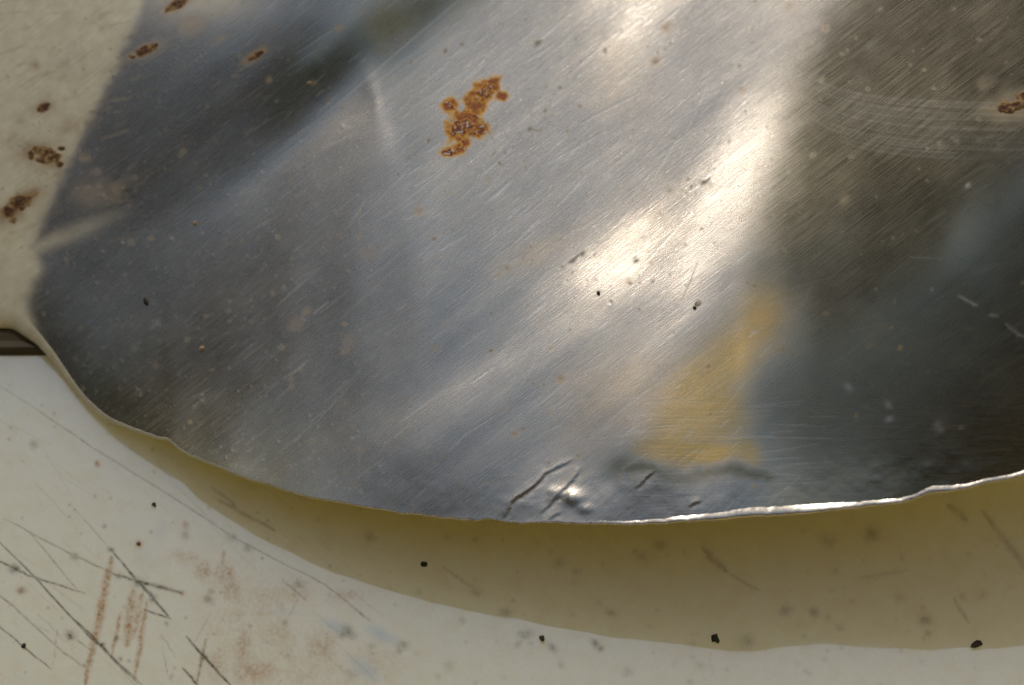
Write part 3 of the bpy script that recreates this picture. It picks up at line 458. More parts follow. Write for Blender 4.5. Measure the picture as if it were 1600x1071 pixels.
    [-2198,0,1,1,1,2,2,3,2,4,3,4,5,4,5,6,6,6,7,7,7,9,8,9,9,10,11,11,12,12,13,13,14,14,16,15,17,17,17,18,19,19,20,20,21,20,20,20,19,19,19,18,18,16,14,12,10,8,7,6,5,1,-1,-5,-7,-10,-12,-13,-9,-6,-5,-8,-12,-17,-22,-29,-34,-35,-36,-36,-34,-31,-25,-19,-16,-14,-12,-10,-9,-8,-7,-6,-6,-6,-6,-6,-5,-6,-6,-6,-6,-4,-3,-2,0,2,5,9,11,13,11,9,7,5,4,3,2,3,4,5,7,9,12,14,16,17,18,21,23,26,30,33,36,39,44,47,49,52,53,55,56,58,58,59,60,59,60,61,62,62,62,62,61,62,61,62,61,62,62,62,62,62,62,61,60,60,58,56,54,50,46,43,39,35,33,30,27,25,23,21,19,17,16,15,13,12,11,10,9,7,7,6,5,4,3,2,2,1],
    [-2190,0,1,1,1,2,2,3,3,3,4,4,4,5,5,5,6,7,6,8,7,8,9,9,9,11,10,11,12,12,13,14,14,14,16,15,17,17,18,18,19,19,20,21,20,20,20,20,19,19,18,18,17,14,13,11,9,7,6,5,3,0,-2,-5,-7,-9,-10,-10,-6,-6,-8,-11,-13,-14,-16,-23,-31,-35,-34,-33,-31,-27,-21,-18,-15,-14,-12,-11,-9,-9,-7,-6,-6,-6,-5,-5,-5,-6,-5,-5,-5,-3,-3,-1,0,2,6,9,11,12,11,9,6,4,3,2,3,2,4,4,6,9,11,15,16,17,19,20,24,27,31,33,38,41,44,48,51,52,54,56,57,58,59,59,60,60,60,61,61,61,62,62,61,61,61,61,61,61,62,62,61,61,61,60,59,58,57,55,53,49,45,41,38,35,32,29,26,25,22,20,18,17,16,14,13,11,10,10,8,8,6,6,4,4,3,3,1,1],
    [-2182,0,1,1,1,2,2,3,3,3,4,4,4,5,5,6,6,6,7,7,8,8,8,10,9,10,11,11,12,12,13,14,14,15,15,16,17,17,18,18,19,19,20,21,20,20,20,19,19,19,17,17,16,13,12,10,8,7,5,3,1,0,-3,-4,-6,-8,-8,-6,-7,-8,-11,-12,-12,-11,-10,-15,-28,-33,-32,-31,-27,-23,-20,-17,-15,-13,-13,-11,-10,-9,-8,-6,-6,-5,-5,-5,-4,-5,-5,-5,-3,-3,-1,-1,0,3,6,9,11,11,10,8,6,3,3,2,2,3,3,4,5,8,11,15,16,17,19,22,24,28,31,35,38,43,46,49,51,54,54,57,57,59,60,59,60,60,60,61,60,62,61,61,61,60,60,60,61,61,61,61,61,60,60,59,58,56,56,54,51,48,44,40,37,34,31,28,26,23,22,19,18,16,15,14,12,11,10,9,8,7,6,6,4,4,3,2,1,1],
    [-2174,0,1,1,1,2,3,2,3,3,4,4,4,5,5,6,6,6,7,7,8,8,9,9,10,10,10,12,11,13,13,13,15,14,16,16,16,18,18,18,19,19,20,21,20,20,19,19,19,17,17,16,15,12,11,9,7,6,4,2,1,-1,-3,-4,-5,-6,-5,-6,-8,-11,-12,-12,-11,-7,-2,-3,-24,-31,-31,-29,-24,-22,-19,-17,-15,-14,-13,-11,-11,-9,-8,-7,-5,-5,-5,-4,-5,-4,-5,-3,-3,-2,-1,-1,1,3,7,8,11,10,10,8,5,3,2,2,2,3,3,3,5,8,11,14,16,18,19,22,25,29,32,37,40,44,47,50,53,54,55,57,58,59,60,60,60,60,60,60,60,61,60,61,60,59,60,59,60,61,61,60,60,59,58,58,56,56,54,53,50,47,43,39,35,33,30,27,25,23,21,18,18,15,15,13,12,10,10,8,8,7,6,5,4,4,3,2,1,1],
    [-2167,1,1,1,1,2,2,3,3,3,4,4,4,5,5,6,6,6,7,7,8,8,9,9,10,10,10,12,11,13,13,13,15,15,15,16,17,17,18,18,19,19,20,20,20,20,19,19,17,17,16,15,14,11,10,8,6,5,3,2,0,-1,-2,-4,-4,-4,-5,-7,-9,-11,-12,-11,-9,-2,6,9,-16,-30,-30,-27,-25,-21,-20,-17,-16,-14,-13,-12,-11,-10,-8,-6,-6,-4,-5,-4,-5,-4,-4,-2,-2,-2,-1,0,1,3,7,8,10,10,10,8,5,3,2,2,1,3,2,4,5,6,11,15,16,18,20,22,27,29,34,38,42,45,49,52,53,55,56,57,58,60,60,60,60,59,60,60,59,60,59,60,59,59,58,60,59,61,60,59,59,58,57,56,55,54,53,51,49,46,41,38,35,32,28,27,24,21,20,19,16,15,14,13,11,10,10,8,7,7,6,5,4,3,3,2,1,1],
    [-2159,1,0,2,1,2,2,3,3,3,4,4,4,5,5,6,6,6,7,7,8,8,9,9,9,10,11,11,12,12,13,14,14,15,16,16,16,17,18,18,19,19,20,20,20,19,19,17,17,17,15,14,12,11,8,8,5,5,2,2,0,-1,-3,-3,-3,-4,-6,-7,-9,-11,-11,-9,-4,1,13,21,-6,-28,-28,-27,-26,-22,-21,-18,-17,-14,-13,-13,-11,-10,-8,-7,-5,-5,-4,-4,-4,-4,-4,-2,-1,-2,-1,0,1,4,6,9,9,10,9,8,6,3,2,2,2,2,2,4,4,7,10,15,17,18,20,24,27,31,36,39,44,47,50,52,54,56,56,58,58,60,60,60,59,60,59,59,59,59,58,59,58,57,59,58,60,59,59,59,57,57,55,55,54,53,52,50,47,45,40,36,34,30,28,25,23,21,19,18,16,15,13,12,11,10,9,8,7,6,6,4,4,4,2,2,1,1],
    [-2151,0,1,1,2,2,2,2,3,4,3,4,5,5,5,5,6,7,6,8,7,9,8,9,10,10,10,12,11,13,13,13,14,15,15,16,17,17,18,18,18,20,19,20,19,19,18,17,17,15,14,13,11,10,8,6,6,3,3,1,0,-1,-2,-3,-4,-4,-5,-7,-9,-10,-9,-5,-1,8,19,25,8,-24,-27,-28,-26,-24,-22,-19,-18,-15,-13,-13,-12,-10,-8,-6,-6,-5,-4,-4,-4,-4,-3,-1,-2,-1,-1,-1,2,4,6,9,9,9,9,9,6,4,2,1,2,2,2,3,5,6,10,15,17,19,21,25,28,33,38,41,45,49,51,53,55,56,57,57,59,59,60,60,59,59,59,59,58,58,57,57,57,57,58,58,58,59,58,57,56,56,54,53,53,52,50,49,46,43,39,35,31,30,26,24,22,21,18,17,16,14,13,11,11,9,9,8,7,6,5,4,4,3,3,2,1,0],
    [-2144,1,0,2,1,2,2,3,3,3,4,4,4,5,5,6,6,6,7,7,8,8,8,9,10,10,10,11,12,12,13,14,14,15,15,16,16,17,17,19,18,19,20,19,19,18,17,17,16,14,13,12,10,9,7,7,4,4,2,1,0,-1,-2,-3,-4,-4,-5,-6,-8,-8,-6,-1,5,15,23,24,22,-19,-26,-27,-27,-26,-23,-21,-18,-16,-14,-13,-12,-10,-8,-7,-5,-5,-5,-4,-4,-4,-2,-2,-1,-1,-1,0,1,4,7,8,9,9,8,9,8,4,2,2,1,2,2,4,4,6,10,16,17,20,22,25,30,35,40,43,47,49,52,54,55,57,57,57,59,59,59,60,59,58,59,58,58,57,56,55,56,56,57,57,58,58,57,55,55,54,53,53,51,51,49,48,44,41,36,34,30,28,25,24,21,19,18,16,15,14,12,12,10,9,8,8,6,6,5,5,3,3,3,2,1,0],
    [-2137,1,1,1,1,2,2,3,3,3,4,4,4,5,5,6,6,6,7,7,8,8,8,9,10,9,11,11,12,12,13,13,14,15,15,15,17,16,18,18,18,19,19,19,18,18,17,16,14,14,12,11,9,9,7,5,5,3,2,1,0,-1,-2,-3,-3,-4,-4,-6,-6,-5,-1,4,12,21,24,24,28,-12,-23,-27,-28,-26,-25,-22,-18,-16,-15,-14,-12,-11,-8,-7,-6,-5,-5,-4,-4,-4,-2,-1,-1,-1,0,0,1,4,6,8,8,9,8,10,8,5,2,2,2,2,2,3,5,6,10,17,18,21,23,26,32,37,41,44,48,50,53,54,56,57,57,58,58,59,59,58,59,58,58,57,57,56,55,55,54,56,56,56,57,57,55,55,53,53,52,51,50,50,48,46,42,39,34,32,29,26,24,23,20,19,17,15,15,13,12,11,10,9,8,7,7,5,5,4,4,3,2,2,1,0],
    [-2130,1,1,1,1,2,3,2,3,4,3,4,5,4,5,6,6,6,7,7,7,8,9,9,9,10,10,11,12,12,12,14,14,14,15,16,16,16,17,18,19,18,19,18,18,17,16,15,14,13,11,10,9,8,6,6,4,3,2,1,0,-1,-2,-2,-3,-3,-4,-3,-3,-1,5,10,19,23,26,25,27,-5,-20,-25,-28,-28,-25,-22,-19,-17,-15,-15,-12,-12,-9,-7,-6,-5,-5,-5,-4,-4,-2,-1,-1,0,-1,1,1,4,6,7,8,9,8,10,8,7,3,2,1,2,3,3,5,7,11,18,20,21,23,29,33,38,42,46,48,51,53,55,57,56,58,57,58,58,59,58,58,57,57,56,56,55,54,54,54,54,56,55,56,55,55,53,52,52,51,50,49,48,47,43,40,36,33,29,28,25,23,21,20,18,16,16,13,13,12,10,10,9,8,7,6,5,5,4,4,3,2,1,1,1],
    [-2123,1,1,1,1,2,3,2,3,3,4,4,5,4,5,6,6,6,6,7,8,8,8,9,9,10,10,11,11,12,13,13,14,14,15,15,16,17,17,17,18,19,18,17,17,17,16,14,13,12,11,9,8,8,6,5,4,3,2,1,0,0,-2,-2,-2,-2,-2,-1,1,5,11,17,24,25,25,25,24,2,-16,-24,-27,-28,-26,-22,-19,-18,-16,-15,-13,-13,-9,-8,-6,-6,-5,-5,-4,-4,-2,-1,0,-1,0,0,2,4,5,7,8,8,9,9,10,7,4,2,2,2,3,4,5,8,12,20,20,22,25,29,35,39,44,46,49,52,53,56,56,57,57,57,57,58,58,58,57,56,56,55,54,54,53,53,54,54,55,55,54,54,53,52,51,51,49,49,48,47,44,41,37,34,30,28,26,24,22,21,19,17,16,15,13,12,12,10,9,9,7,7,6,6,4,4,4,3,2,1,1,1],
    [-2116,0,1,1,2,2,2,3,3,3,4,4,4,5,5,5,6,6,7,7,7,8,8,9,9,9,11,10,11,12,13,13,14,14,14,16,15,17,16,18,18,17,18,17,17,15,15,14,12,12,10,9,8,7,6,5,3,3,3,1,0,0,-2,-1,-1,-1,1,2,7,12,18,23,25,25,24,23,21,9,-12,-21,-26,-27,-26,-23,-20,-18,-17,-15,-15,-13,-10,-8,-7,-5,-6,-5,-4,-4,-3,-1,0,0,0,0,2,3,6,6,8,8,9,9,10,8,5,3,2,2,3,5,6,8,15,21,21,22,25,31,36,41,45,47,49,53,54,56,56,57,56,57,57,57,57,57,56,55,54,53,53,53,53,53,54,53,54,54,53,53,51,51,50,49,48,47,47,44,42,38,34,32,29,26,25,23,21,20,18,17,15,15,13,12,11,10,9,8,8,6,6,5,5,4,3,3,2,1,1,1],
    [-2110,1,1,1,2,2,2,3,3,3,4,4,4,5,5,5,6,6,6,7,7,8,8,8,9,10,10,10,11,12,13,12,14,14,14,16,15,16,17,17,17,18,16,17,16,15,15,13,11,11,9,9,8,6,6,5,4,3,2,2,0,1,-1,0,0,1,4,8,14,19,22,25,25,24,23,22,20,13,-7,-19,-24,-26,-26,-22,-21,-18,-18,-17,-15,-14,-11,-8,-7,-6,-6,-5,-5,-4,-3,-1,0,0,0,1,2,3,5,6,8,8,9,9,10,9,6,4,2,3,3,5,7,10,17,21,22,22,27,32,38,42,45,48,51,52,55,56,57,55,56,56,56,57,56,55,54,54,53,52,52,52,53,53,53,53,53,53,52,51,50,49,48,48,47,45,45,42,38,35,32,30,27,26,23,22,21,19,17,17,15,14,12,12,11,10,9,8,7,7,5,6,4,4,3,3,2,1,1,0],
    [-2103,0,1,1,2,2,2,3,3,3,4,4,4,5,5,5,6,6,6,7,7,8,7,9,9,9,10,10,11,12,12,13,13,14,14,15,15,16,17,17,17,16,17,16,15,15,13,13,11,10,9,9,7,6,6,5,4,3,2,2,2,1,1,1,2,4,9,15,20,23,24,25,24,23,23,21,19,15,-2,-15,-22,-25,-25,-22,-21,-19,-18,-17,-17,-14,-12,-9,-7,-7,-5,-6,-5,-4,-4,-1,0,0,1,1,1,3,5,6,8,8,9,9,10,10,7,4,3,3,4,6,9,10,20,21,22,23,28,35,39,43,46,49,51,53,55,56,55,55,55,55,55,56,55,53,53,52,52,51,51,52,52,53,53,53,52,51,50,50,48,48,47,46,45,43,42,38,36,32,30,28,27,24,23,21,20,19,17,16,14,14,12,12,10,10,9,8,7,6,6,5,4,4,3,3,2,1,1,0],
    [-2097,0,1,2,1,2,3,2,3,4,3,4,5,4,5,5,6,6,6,7,7,7,8,8,9,9,9,11,10,12,12,13,13,13,15,14,16,15,17,16,16,16,16,16,15,14,13,12,10,10,9,8,7,6,6,5,4,3,4,2,3,2,3,3,5,9,16,21,23,24,24,24,23,23,22,21,18,16,3,-11,-19,-24,-24,-22,-20,-19,-19,-18,-17,-15,-13,-9,-8,-7,-6,-6,-5,-5,-3,-2,0,0,1,1,2,2,5,7,7,8,9,9,10,11,7,5,4,3,5,8,9,13,21,22,22,24,30,37,40,44,47,49,52,53,55,55,54,54,54,54,55,53,53,52,52,50,51,51,50,52,52,53,52,52,50,50,48,48,47,47,45,44,43,41,38,35,32,31,28,27,25,24,22,21,19,18,17,16,14,13,13,11,10,10,8,8,7,7,5,5,4,4,3,3,1,2,1,0],
    [-2091,0,1,2,1,2,3,2,3,4,3,4,5,4,5,5,6,5,7,6,7,7,8,8,8,9,10,10,10,12,12,12,13,14,14,14,15,16,16,16,15,16,15,15,15,13,13,11,11,9,9,8,7,6,5,5,5,4,4,3,4,5,5,6,10,16,22,23,23,24,23,24,23,22,22,20,18,16,7,-7,-16,-22,-22,-21,-20,-20,-19,-18,-18,-16,-14,-10,-8,-8,-6,-6,-6,-5,-3,-2,0,0,1,1,2,3,5,6,8,8,8,9,10,11,8,6,5,4,6,9,11,15,22,22,22,26,33,37,42,45,48,49,52,53,54,53,54,53,53,53,53,52,51,50,50,50,50,50,51,52,52,51,51,50,49,48,47,47,45,45,44,42,40,37,35,32,30,28,27,26,25,23,21,21,19,17,17,15,14,13,12,11,11,9,8,8,7,6,6,5,4,3,3,3,2,1,1,0],
    [-2086,1,1,1,2,2,3,2,3,4,3,4,5,4,5,5,5,6,6,6,7,7,8,8,8,9,9,10,10,11,12,12,13,14,14,14,15,15,16,15,15,15,15,15,14,13,12,11,10,10,8,8,6,7,5,6,5,4,5,5,6,7,9,10,17,21,23,24,23,24,23,23,22,23,21,20,18,15,10,-3,-13,-19,-21,-19,-20,-19,-19,-19,-19,-17,-14,-11,-9,-8,-7,-6,-6,-5,-4,-2,0,0,1,1,2,3,5,7,7,8,8,10,10,10,9,7,6,6,7,10,12,18,23,21,23,28,35,39,43,45,48,50,51,53,52,53,52,52,52,51,51,50,50,49,49,50,49,51,50,51,51,50,50,48,48,46,45,45,45,43,41,40,37,34,32,29,28,27,26,25,23,23,21,20,18,18,16,15,14,13,12,11,10,9,8,8,7,6,5,5,4,3,3,3,2,1,1,0],
    [-2080,0,1,2,2,2,2,3,3,3,4,4,4,5,5,5,5,5,6,7,6,7,7,8,8,9,9,10,10,11,11,13,12,14,13,15,14,15,15,14,15,15,14,15,13,13,12,11,10,9,8,8,7,6,6,6,6,6,6,6,9,10,13,17,21,23,23,24,23,23,23,23,22,22,22,19,18,15,12,1,-10,-16,-19,-18,-18,-19,-20,-20,-19,-18,-14,-12,-9,-9,-8,-7,-6,-5,-4,-2,0,0,1,1,2,3,6,7,7,8,8,9,10,11,10,8,7,7,8,11,15,20,23,21,24,30,36,41,43,46,48,50,50,51,51,52,51,51,50,50,49,48,49,49,48,49,50,50,50,50,49,49,49,47,45,45,44,43,43,41,39,37,34,31,29,27,26,25,25,24,23,22,21,19,18,17,16,15,14,13,11,11,10,9,8,8,7,6,5,5,4,3,3,2,2,1,1,0],
    [-2075,0,2,1,2,2,3,3,3,3,4,4,4,4,5,5,5,6,6,6,6,7,7,7,8,9,9,9,10,11,11,12,13,13,14,14,14,15,14,14,14,14,14,15,13,12,12,11,9,9,9,7,8,7,7,7,6,7,8,9,12,15,17,20,23,24,23,24,23,23,23,22,23,22,21,19,17,16,12,5,-6,-14,-16,-17,-18,-18,-20,-20,-20,-18,-15,-12,-10,-9,-9,-7,-7,-6,-3,-2,-1,0,1,1,3,4,6,6,7,8,9,9,11,11,10,10,7,9,10,12,17,22,22,21,26,32,38,41,44,46,48,48,49,50,50,50,50,50,48,48,47,48,48,48,48,49,49,50,49,49,48,48,46,46,44,42,43,42,40,39,37,34,31,28,27,25,25,24,24,23,22,21,20,19,18,17,16,14,14,12,12,11,9,9,9,7,7,5,6,4,4,4,3,2,1,2,0,0],
    [-2070,0,2,1,2,2,3,3,3,4,3,4,4,5,4,5,5,6,6,6,6,6,7,8,7,8,9,9,10,11,11,12,13,13,13,14,14,14,13,13,14,14,14,14,13,13,11,10,10,9,9,8,8,8,8,8,8,9,10,13,16,17,20,22,23,24,25,23,24,22,23,22,22,23,21,19,17,15,13,7,-2,-11,-14,-15,-17,-18,-20,-20,-20,-18,-15,-13,-11,-10,-9,-8,-8,-5,-4,-2,-1,0,1,2,3,5,6,6,7,8,9,10,11,12,11,10,9,9,12,14,20,22,22,22,27,34,38,42,44,46,47,47,47,48,49,49,49,48,46,47,46,47,48,48,48,48,48,49,48,48,47,46,46,43,42,41,40,40,39,37,34,31,28,27,25,23,23,23,23,22,22,20,20,19,17,17,15,14,14,12,12,10,10,9,8,7,6,6,5,5,4,3,3,2,2,1,0,0],
    [-2066,1,1,2,2,2,3,3,3,4,4,4,4,4,5,5,5,5,5,6,6,7,6,8,7,8,8,9,10,10,12,11,13,13,13,14,13,13,13,13,13,14,14,14,13,12,11,10,10,9,10,9,9,9,9,10,10,12,13,17,17,20,21,23,23,25,24,24,23,22,23,22,23,22,21,19,16,15,14,9,1,-8,-12,-13,-16,-17,-20,-20,-19,-19,-15,-13,-12,-11,-9,-9,-8,-5,-4,-2,-1,-1,1,2,4,6,6,6,7,8,10,11,12,11,12,11,10,11,13,17,21,22,22,23,29,34,39,42,44,45,45,46,46,47,48,47,47,46,46,45,46,46,47,48,48,47,48,47,48,46,46,45,44,42,39,39,38,39,36,35,31,29,26,25,24,22,22,21,22,21,21,20,19,18,17,17,15,14,13,12,11,11,9,9,8,7,6,6,5,4,4,3,3,2,2,1,0,0],
    [-2061,0,2,1,3,2,3,3,3,4,4,4,4,4,5,5,5,5,5,6,6,6,7,6,8,7,9,8,10,10,11,11,13,13,13,13,13,13,12,13,13,14,14,13,13,12,11,10,10,10,9,11,10,11,11,11,13,15,17,18,19,20,22,24,24,25,24,24,22,23,22,23,23,23,20,18,17,15,14,10,3,-5,-9,-12,-14,-16,-19,-19,-20,-18,-16,-14,-12,-11,-10,-10,-7,-6,-4,-3,-1,-1,1,2,6,6,6,6,8,9,11,12,11,12,12,12,11,13,14,20,22,22,21,24,30,35,39,42,43,44,44,43,45,47,46,46,46,44,44,45,45,46,47,47,47,47,47,47,46,45,45,44,42,39,37,37,36,37,34,32,30,27,25,23,22,20,21,21,20,21,20,19,19,17,17,16,14,14,13,12,11,10,10,8,8,7,6,6,5,4,4,3,2,2,2,1,0,0],
    [-2058,1,2,2,2,3,2,4,3,4,4,4,4,4,5,5,4,5,6,5,6,6,6,7,7,8,8,8,9,10,11,11,13,12,14,13,12,13,12,13,13,13,14,13,13,11,11,10,11,10,11,11,12,12,13,15,16,17,18,19,20,22,23,24,24,25,24,24,23,22,23,23,23,23,20,18,16,15,14,11,6,-2,-8,-10,-12,-15,-17,-20,-19,-18,-16,-14,-12,-12,-11,-9,-8,-6,-5,-3,-2,-1,1,4,6,6,7,7,8,10,12,13,12,12,12,12,13,13,17,21,22,22,21,25,31,35,39,41,42,42,42,43,44,45,45,45,44,43,43,44,44,46,47,46,47,47,46,46,45,45,43,42,39,37,35,34,35,35,32,30,28,25,24,22,20,19,20,20,19,20,19,19,18,17,16,15,15,13,13,11,11,10,9,9,7,7,6,6,4,5,3,3,3,2,1,1,0,0],
    [-2054,1,2,2,2,3,3,3,4,4,3,5,4,4,5,4,5,5,5,6,5,6,6,7,7,7,8,8,9,10,10,11,12,13,13,13,13,12,13,13,13,13,13,13,12,11,11,11,11,12,12,12,13,14,16,17,18,18,20,20,21,22,23,25,25,24,25,23,23,23,23,23,24,22,20,18,16,14,14,12,8,0,-4,-8,-11,-13,-16,-19,-19,-18,-16,-14,-12,-12,-11,-11,-8,-6,-4,-4,-2,-1,1,4,7,7,7,7,10,12,13,13,12,13,12,13,12,15,18,22,22,21,21,26,31,35,38,41,40,41,41,42,43,44,44,43,42,43,42,42,45,45,47,46,46,46,45,45,45,44,42,40,36,34,33,33,32,33,31,28,26,24,22,21,19,18,19,18,19,19,18,18,17,17,16,15,14,13,12,11,11,9,9,8,8,6,6,6,4,5,3,3,2,2,1,1,1,-1],
    [-2051,1,2,2,3,3,3,3,4,4,4,4,5,4,4,5,5,4,6,5,5,6,6,6,7,7,8,8,9,9,11,11,11,13,13,13,13,13,13,13,13,12,13,12,12,12,11,11,12,13,13,14,14,16,18,18,19,20,20,21,22,23,24,25,25,25,25,23,23,23,23,24,24,23,19,17,15,15,14,13,9,3,-2,-6,-9,-11,-15,-18,-19,-17,-16,-13,-13,-12,-12,-10,-8,-6,-5,-4,-3,-1,1,5,8,7,8,9,12,14,14,13,12,13,12,12,13,15,20,22,21,20,22,26,31,35,37,39,39,39,40,41,43,43,42,42,41,41,42,42,44,46,45,46,45,46,44,45,44,43,40,38,34,32,30,30,31,31,29,26,25,23,21,19,18,18,17,18,18,18,17,18,16,16,15,15,13,13,12,11,10,9,9,8,7,6,6,5,5,4,3,3,2,2,1,1,0,0],
    [-2048,1,2,2,3,3,4,4,3,4,5,4,4,4,5,4,5,5,5,5,5,6,5,7,6,7,8,8,8,10,10,11,12,12,13,14,14,13,13,13,12,12,12,12,12,12,12,13,12,14,14,15,16,18,19,19,20,20,21,22,23,24,24,26,25,25,25,23,23,24,24,24,24,22,19,17,15,14,14,14,11,5,0,-4,-6,-10,-14,-16,-18,-18,-15,-13,-13,-12,-11,-11,-8,-6,-6,-4,-3,-1,2,5,8,9,9,12,13,15,15,13,13,12,11,12,12,16,21,22,21,19,22,27,30,34,36,37,38,38,39,41,41,42,41,41,40,40,41,42,44,45,45,45,45,44,45,43,44,41,40,35,32,29,28,28,29,28,28,25,23,22,20,19,17,17,16,17,17,17,17,16,16,15,15,14,13,12,11,11,10,9,8,8,7,6,5,5,5,3,4,2,2,2,1,1,0,-1],
    [-2046,2,2,2,3,4,3,4,4,5,4,4,5,4,4,5,4,5,5,5,5,5,6,6,6,7,8,8,8,10,10,11,11,13,13,15,14,14,13,12,12,11,12,12,12,13,13,13,13,15,15,16,18,19,19,21,20,22,22,23,23,24,26,25,26,26,24,24,23,24,24,24,24,21,19,17,15,14,15,14,12,8,2,-2,-5,-8,-12,-15,-17,-17,-15,-13,-12,-12,-12,-10,-8,-7,-6,-4,-4,0,2,6,9,10,11,14,15,16,15,14,12,11,11,11,12,17,22,21,20,19,21,26,29,33,35,36,36,37,39,40,40,41,40,40,39,40,40,42,44,44,45,44,44,44,44,43,42,40,38,33,30,27,25,26,27,27,26,24,22,21,19,18,16,16,16,16,16,16,16,15,16,14,14,13,13,12,11,10,9,9,8,7,7,6,5,5,4,3,3,3,2,1,1,1,0,-1],
    [-2044,2,2,3,3,4,4,4,4,5,4,4,5,4,5,4,4,5,5,4,5,6,5,6,7,7,7,8,9,10,10,11,11,13,14,15,14,14,12,12,11,11,12,12,13,14,13,14,15,15,16,18,19,19,21,21,21,23,23,23,24,25,26,26,26,26,24,24,23,24,24,24,24,22,18,17,15,14,15,15,13,10,4,0,-4,-7,-10,-13,-16,-16,-14,-13,-12,-12,-11,-10,-9,-7,-5,-5,-3,0,3,7,9,12,13,16,17,16,15,14,11,10,10,11,12,19,21,20,19,19,20,24,28,32,34,34,35,37,38,39,39,40,39,39,39,39,40,42,44,44,44,44,43,43,42,42,41,39,36,32,27,25,24,23,25,26,24,24,21,20,18,17,16,15,15,15,15,15,15,15,14,14,14,12,12,11,11,9,9,9,7,7,7,5,5,5,4,3,3,2,2,1,1,0,0,0],
    [-2042,2,2,3,3,4,5,4,5,4,5,4,5,4,5,4,4,5,4,5,5,5,5,6,6,7,8,8,9,11,11,11,12,13,14,14,14,13,12,11,11,11,12,13,14,14,15,14,16,16,18,18,20,20,21,22,22,24,23,24,25,26,26,26,27,26,24,24,23,24,24,24,23,22,19,16,15,15,15,15,15,12,6,1,-2,-6,-9,-12,-13,-15,-14,-13,-12,-12,-11,-10,-8,-7,-5,-3,-2,0,3,9,11,13,15,17,17,16,15,13,11,9,9,11,13,20,20,20,17,17,18,23,27,31,32,34,34,35,37,39,38,39,38,38,39,39,41,42,43,44,43,43,42,42,42,40,39,38,34,30,26,23,22,22,23,24,24,22,21,19,18,16,14,15,14,14,14,15,14,14,13,14,12,12,11,11,10,9,9,7,8,6,6,6,4,5,3,3,3,2,2,1,0,1,-1,0],
    [-2041,2,2,4,3,5,4,5,5,5,4,5,5,4,4,5,4,4,4,5,5,4,6,6,6,7,8,9,9,11,12,12,13,13,14,13,13,12,11,11,11,12,13,13,14,15,15,16,16,18,18,20,20,21,22,23,23,24,24,25,25,26,26,27,27,26,24,24,23,24,24,24,23,22,18,17,15,15,15,16,16,13,9,2,-1,-5,-8,-10,-12,-13,-14,-12,-12,-12,-11,-10,-7,-6,-4,-2,-1,1,5,10,13,14,16,18,17,16,14,13,9,9,9,10,15,20,19,18,16,15,16,21,26,29,32,32,33,35,36,38,37,38,37,38,39,40,41,42,43,43,42,42,41,41,40,39,37,36,33,28,24,22,20,21,22,23,23,22,19,19,17,15,14,14,13,13,14,13,14,13,13,12,12,11,11,10,9,9,8,7,7,6,6,5,4,4,3,3,3,2,1,1,0,0,0,-1],
    [-2041,2,3,4,4,5,5,5,5,5,5,5,4,5,4,4,4,4,4,5,4,5,5,6,6,8,8,9,9,12,13,13,14,13,13,13,11,11,11,11,12,12,14,14,15,15,16,17,17,19,19,20,20,22,23,24,24,24,25,25,26,26,27,27,27,26,24,24,23,23,24,24,24,21,19,16,16,15,16,16,17,15,9,4,0,-5,-6,-8,-11,-12,-12,-12,-12,-11,-11,-10,-7,-4,-2,-1,0,3,7,12,14,15,17,17,17,15,14,11,9,8,9,11,16,20,18,16,13,13,14,19,25,28,30,32,32,34,35,37,36,37,38,38,39,41,41,41,42,42,42,40,40,40,38,37,36,34,31,27,23,21,19,20,21,22,22,21,19,18,16,15,13,13,12,13,12,13,12,13,12,11,12,10,10,9,9,8,8,7,6,6,5,5,4,3,3,3,2,2,1,1,0,0,-1,-1],
    [-2041,2,3,4,5,5,6,5,5,6,5,5,4,5,4,4,4,4,4,4,4,5,5,6,6,7,9,9,10,13,13,14,14,14,13,11,11,11,11,11,12,14,14,14,16,16,16,18,18,20,19,21,22,22,24,24,25,25,25,26,26,26,28,27,27,26,24,23,23,24,24,24,23,21,19,17,15,16,17,17,17,16,11,5,0,-3,-6,-7,-10,-10,-11,-11,-11,-12,-10,-9,-6,-3,-1,1,2,5,9,13,15,16,17,17,16,15,13,10,9,8,9,12,16,19,16,14,11,10,12,17,24,27,30,31,31,33,35,35,36,37,37,39,40,40,41,41,41,41,40,39,39,37,37,36,34,32,29,25,23,20,19,20,20,21,21,20,19,17,15,14,13,12,11,12,12,12,12,11,11,11,11,9,10,8,8,8,7,6,6,5,5,4,4,4,2,3,2,1,1,0,0,0,-1,-1],
    [-2042,3,3,5,5,5,6,6,6,5,5,5,5,5,4,4,4,4,3,4,4,5,5,5,6,8,8,10,11,13,14,14,15,14,12,11,11,11,11,12,13,14,15,15,16,16,18,18,19,21,20,21,22,23,25,25,25,26,26,26,26,27,27,27,27,26,24,23,24,23,24,24,23,22,18,17,16,16,18,18,18,16,12,6,1,-3,-5,-6,-8,-10,-9,-10,-11,-10,-10,-8,-5,-2,1,2,4,7,11,14,15,17,16,17,16,14,12,10,8,9,10,12,16,17,14,12,10,7,10,16,22,27,29,30,31,32,34,34,35,37,38,39,40,40,40,40,40,40,38,38,37,36,36,33,32,30,28,24,23,20,19,19,20,20,20,19,18,16,15,13,12,11,12,11,11,11,11,11,10,10,10,9,8,8,8,7,6,6,5,5,5,3,4,3,2,2,2,1,0,1,-1,0,-1,-1],
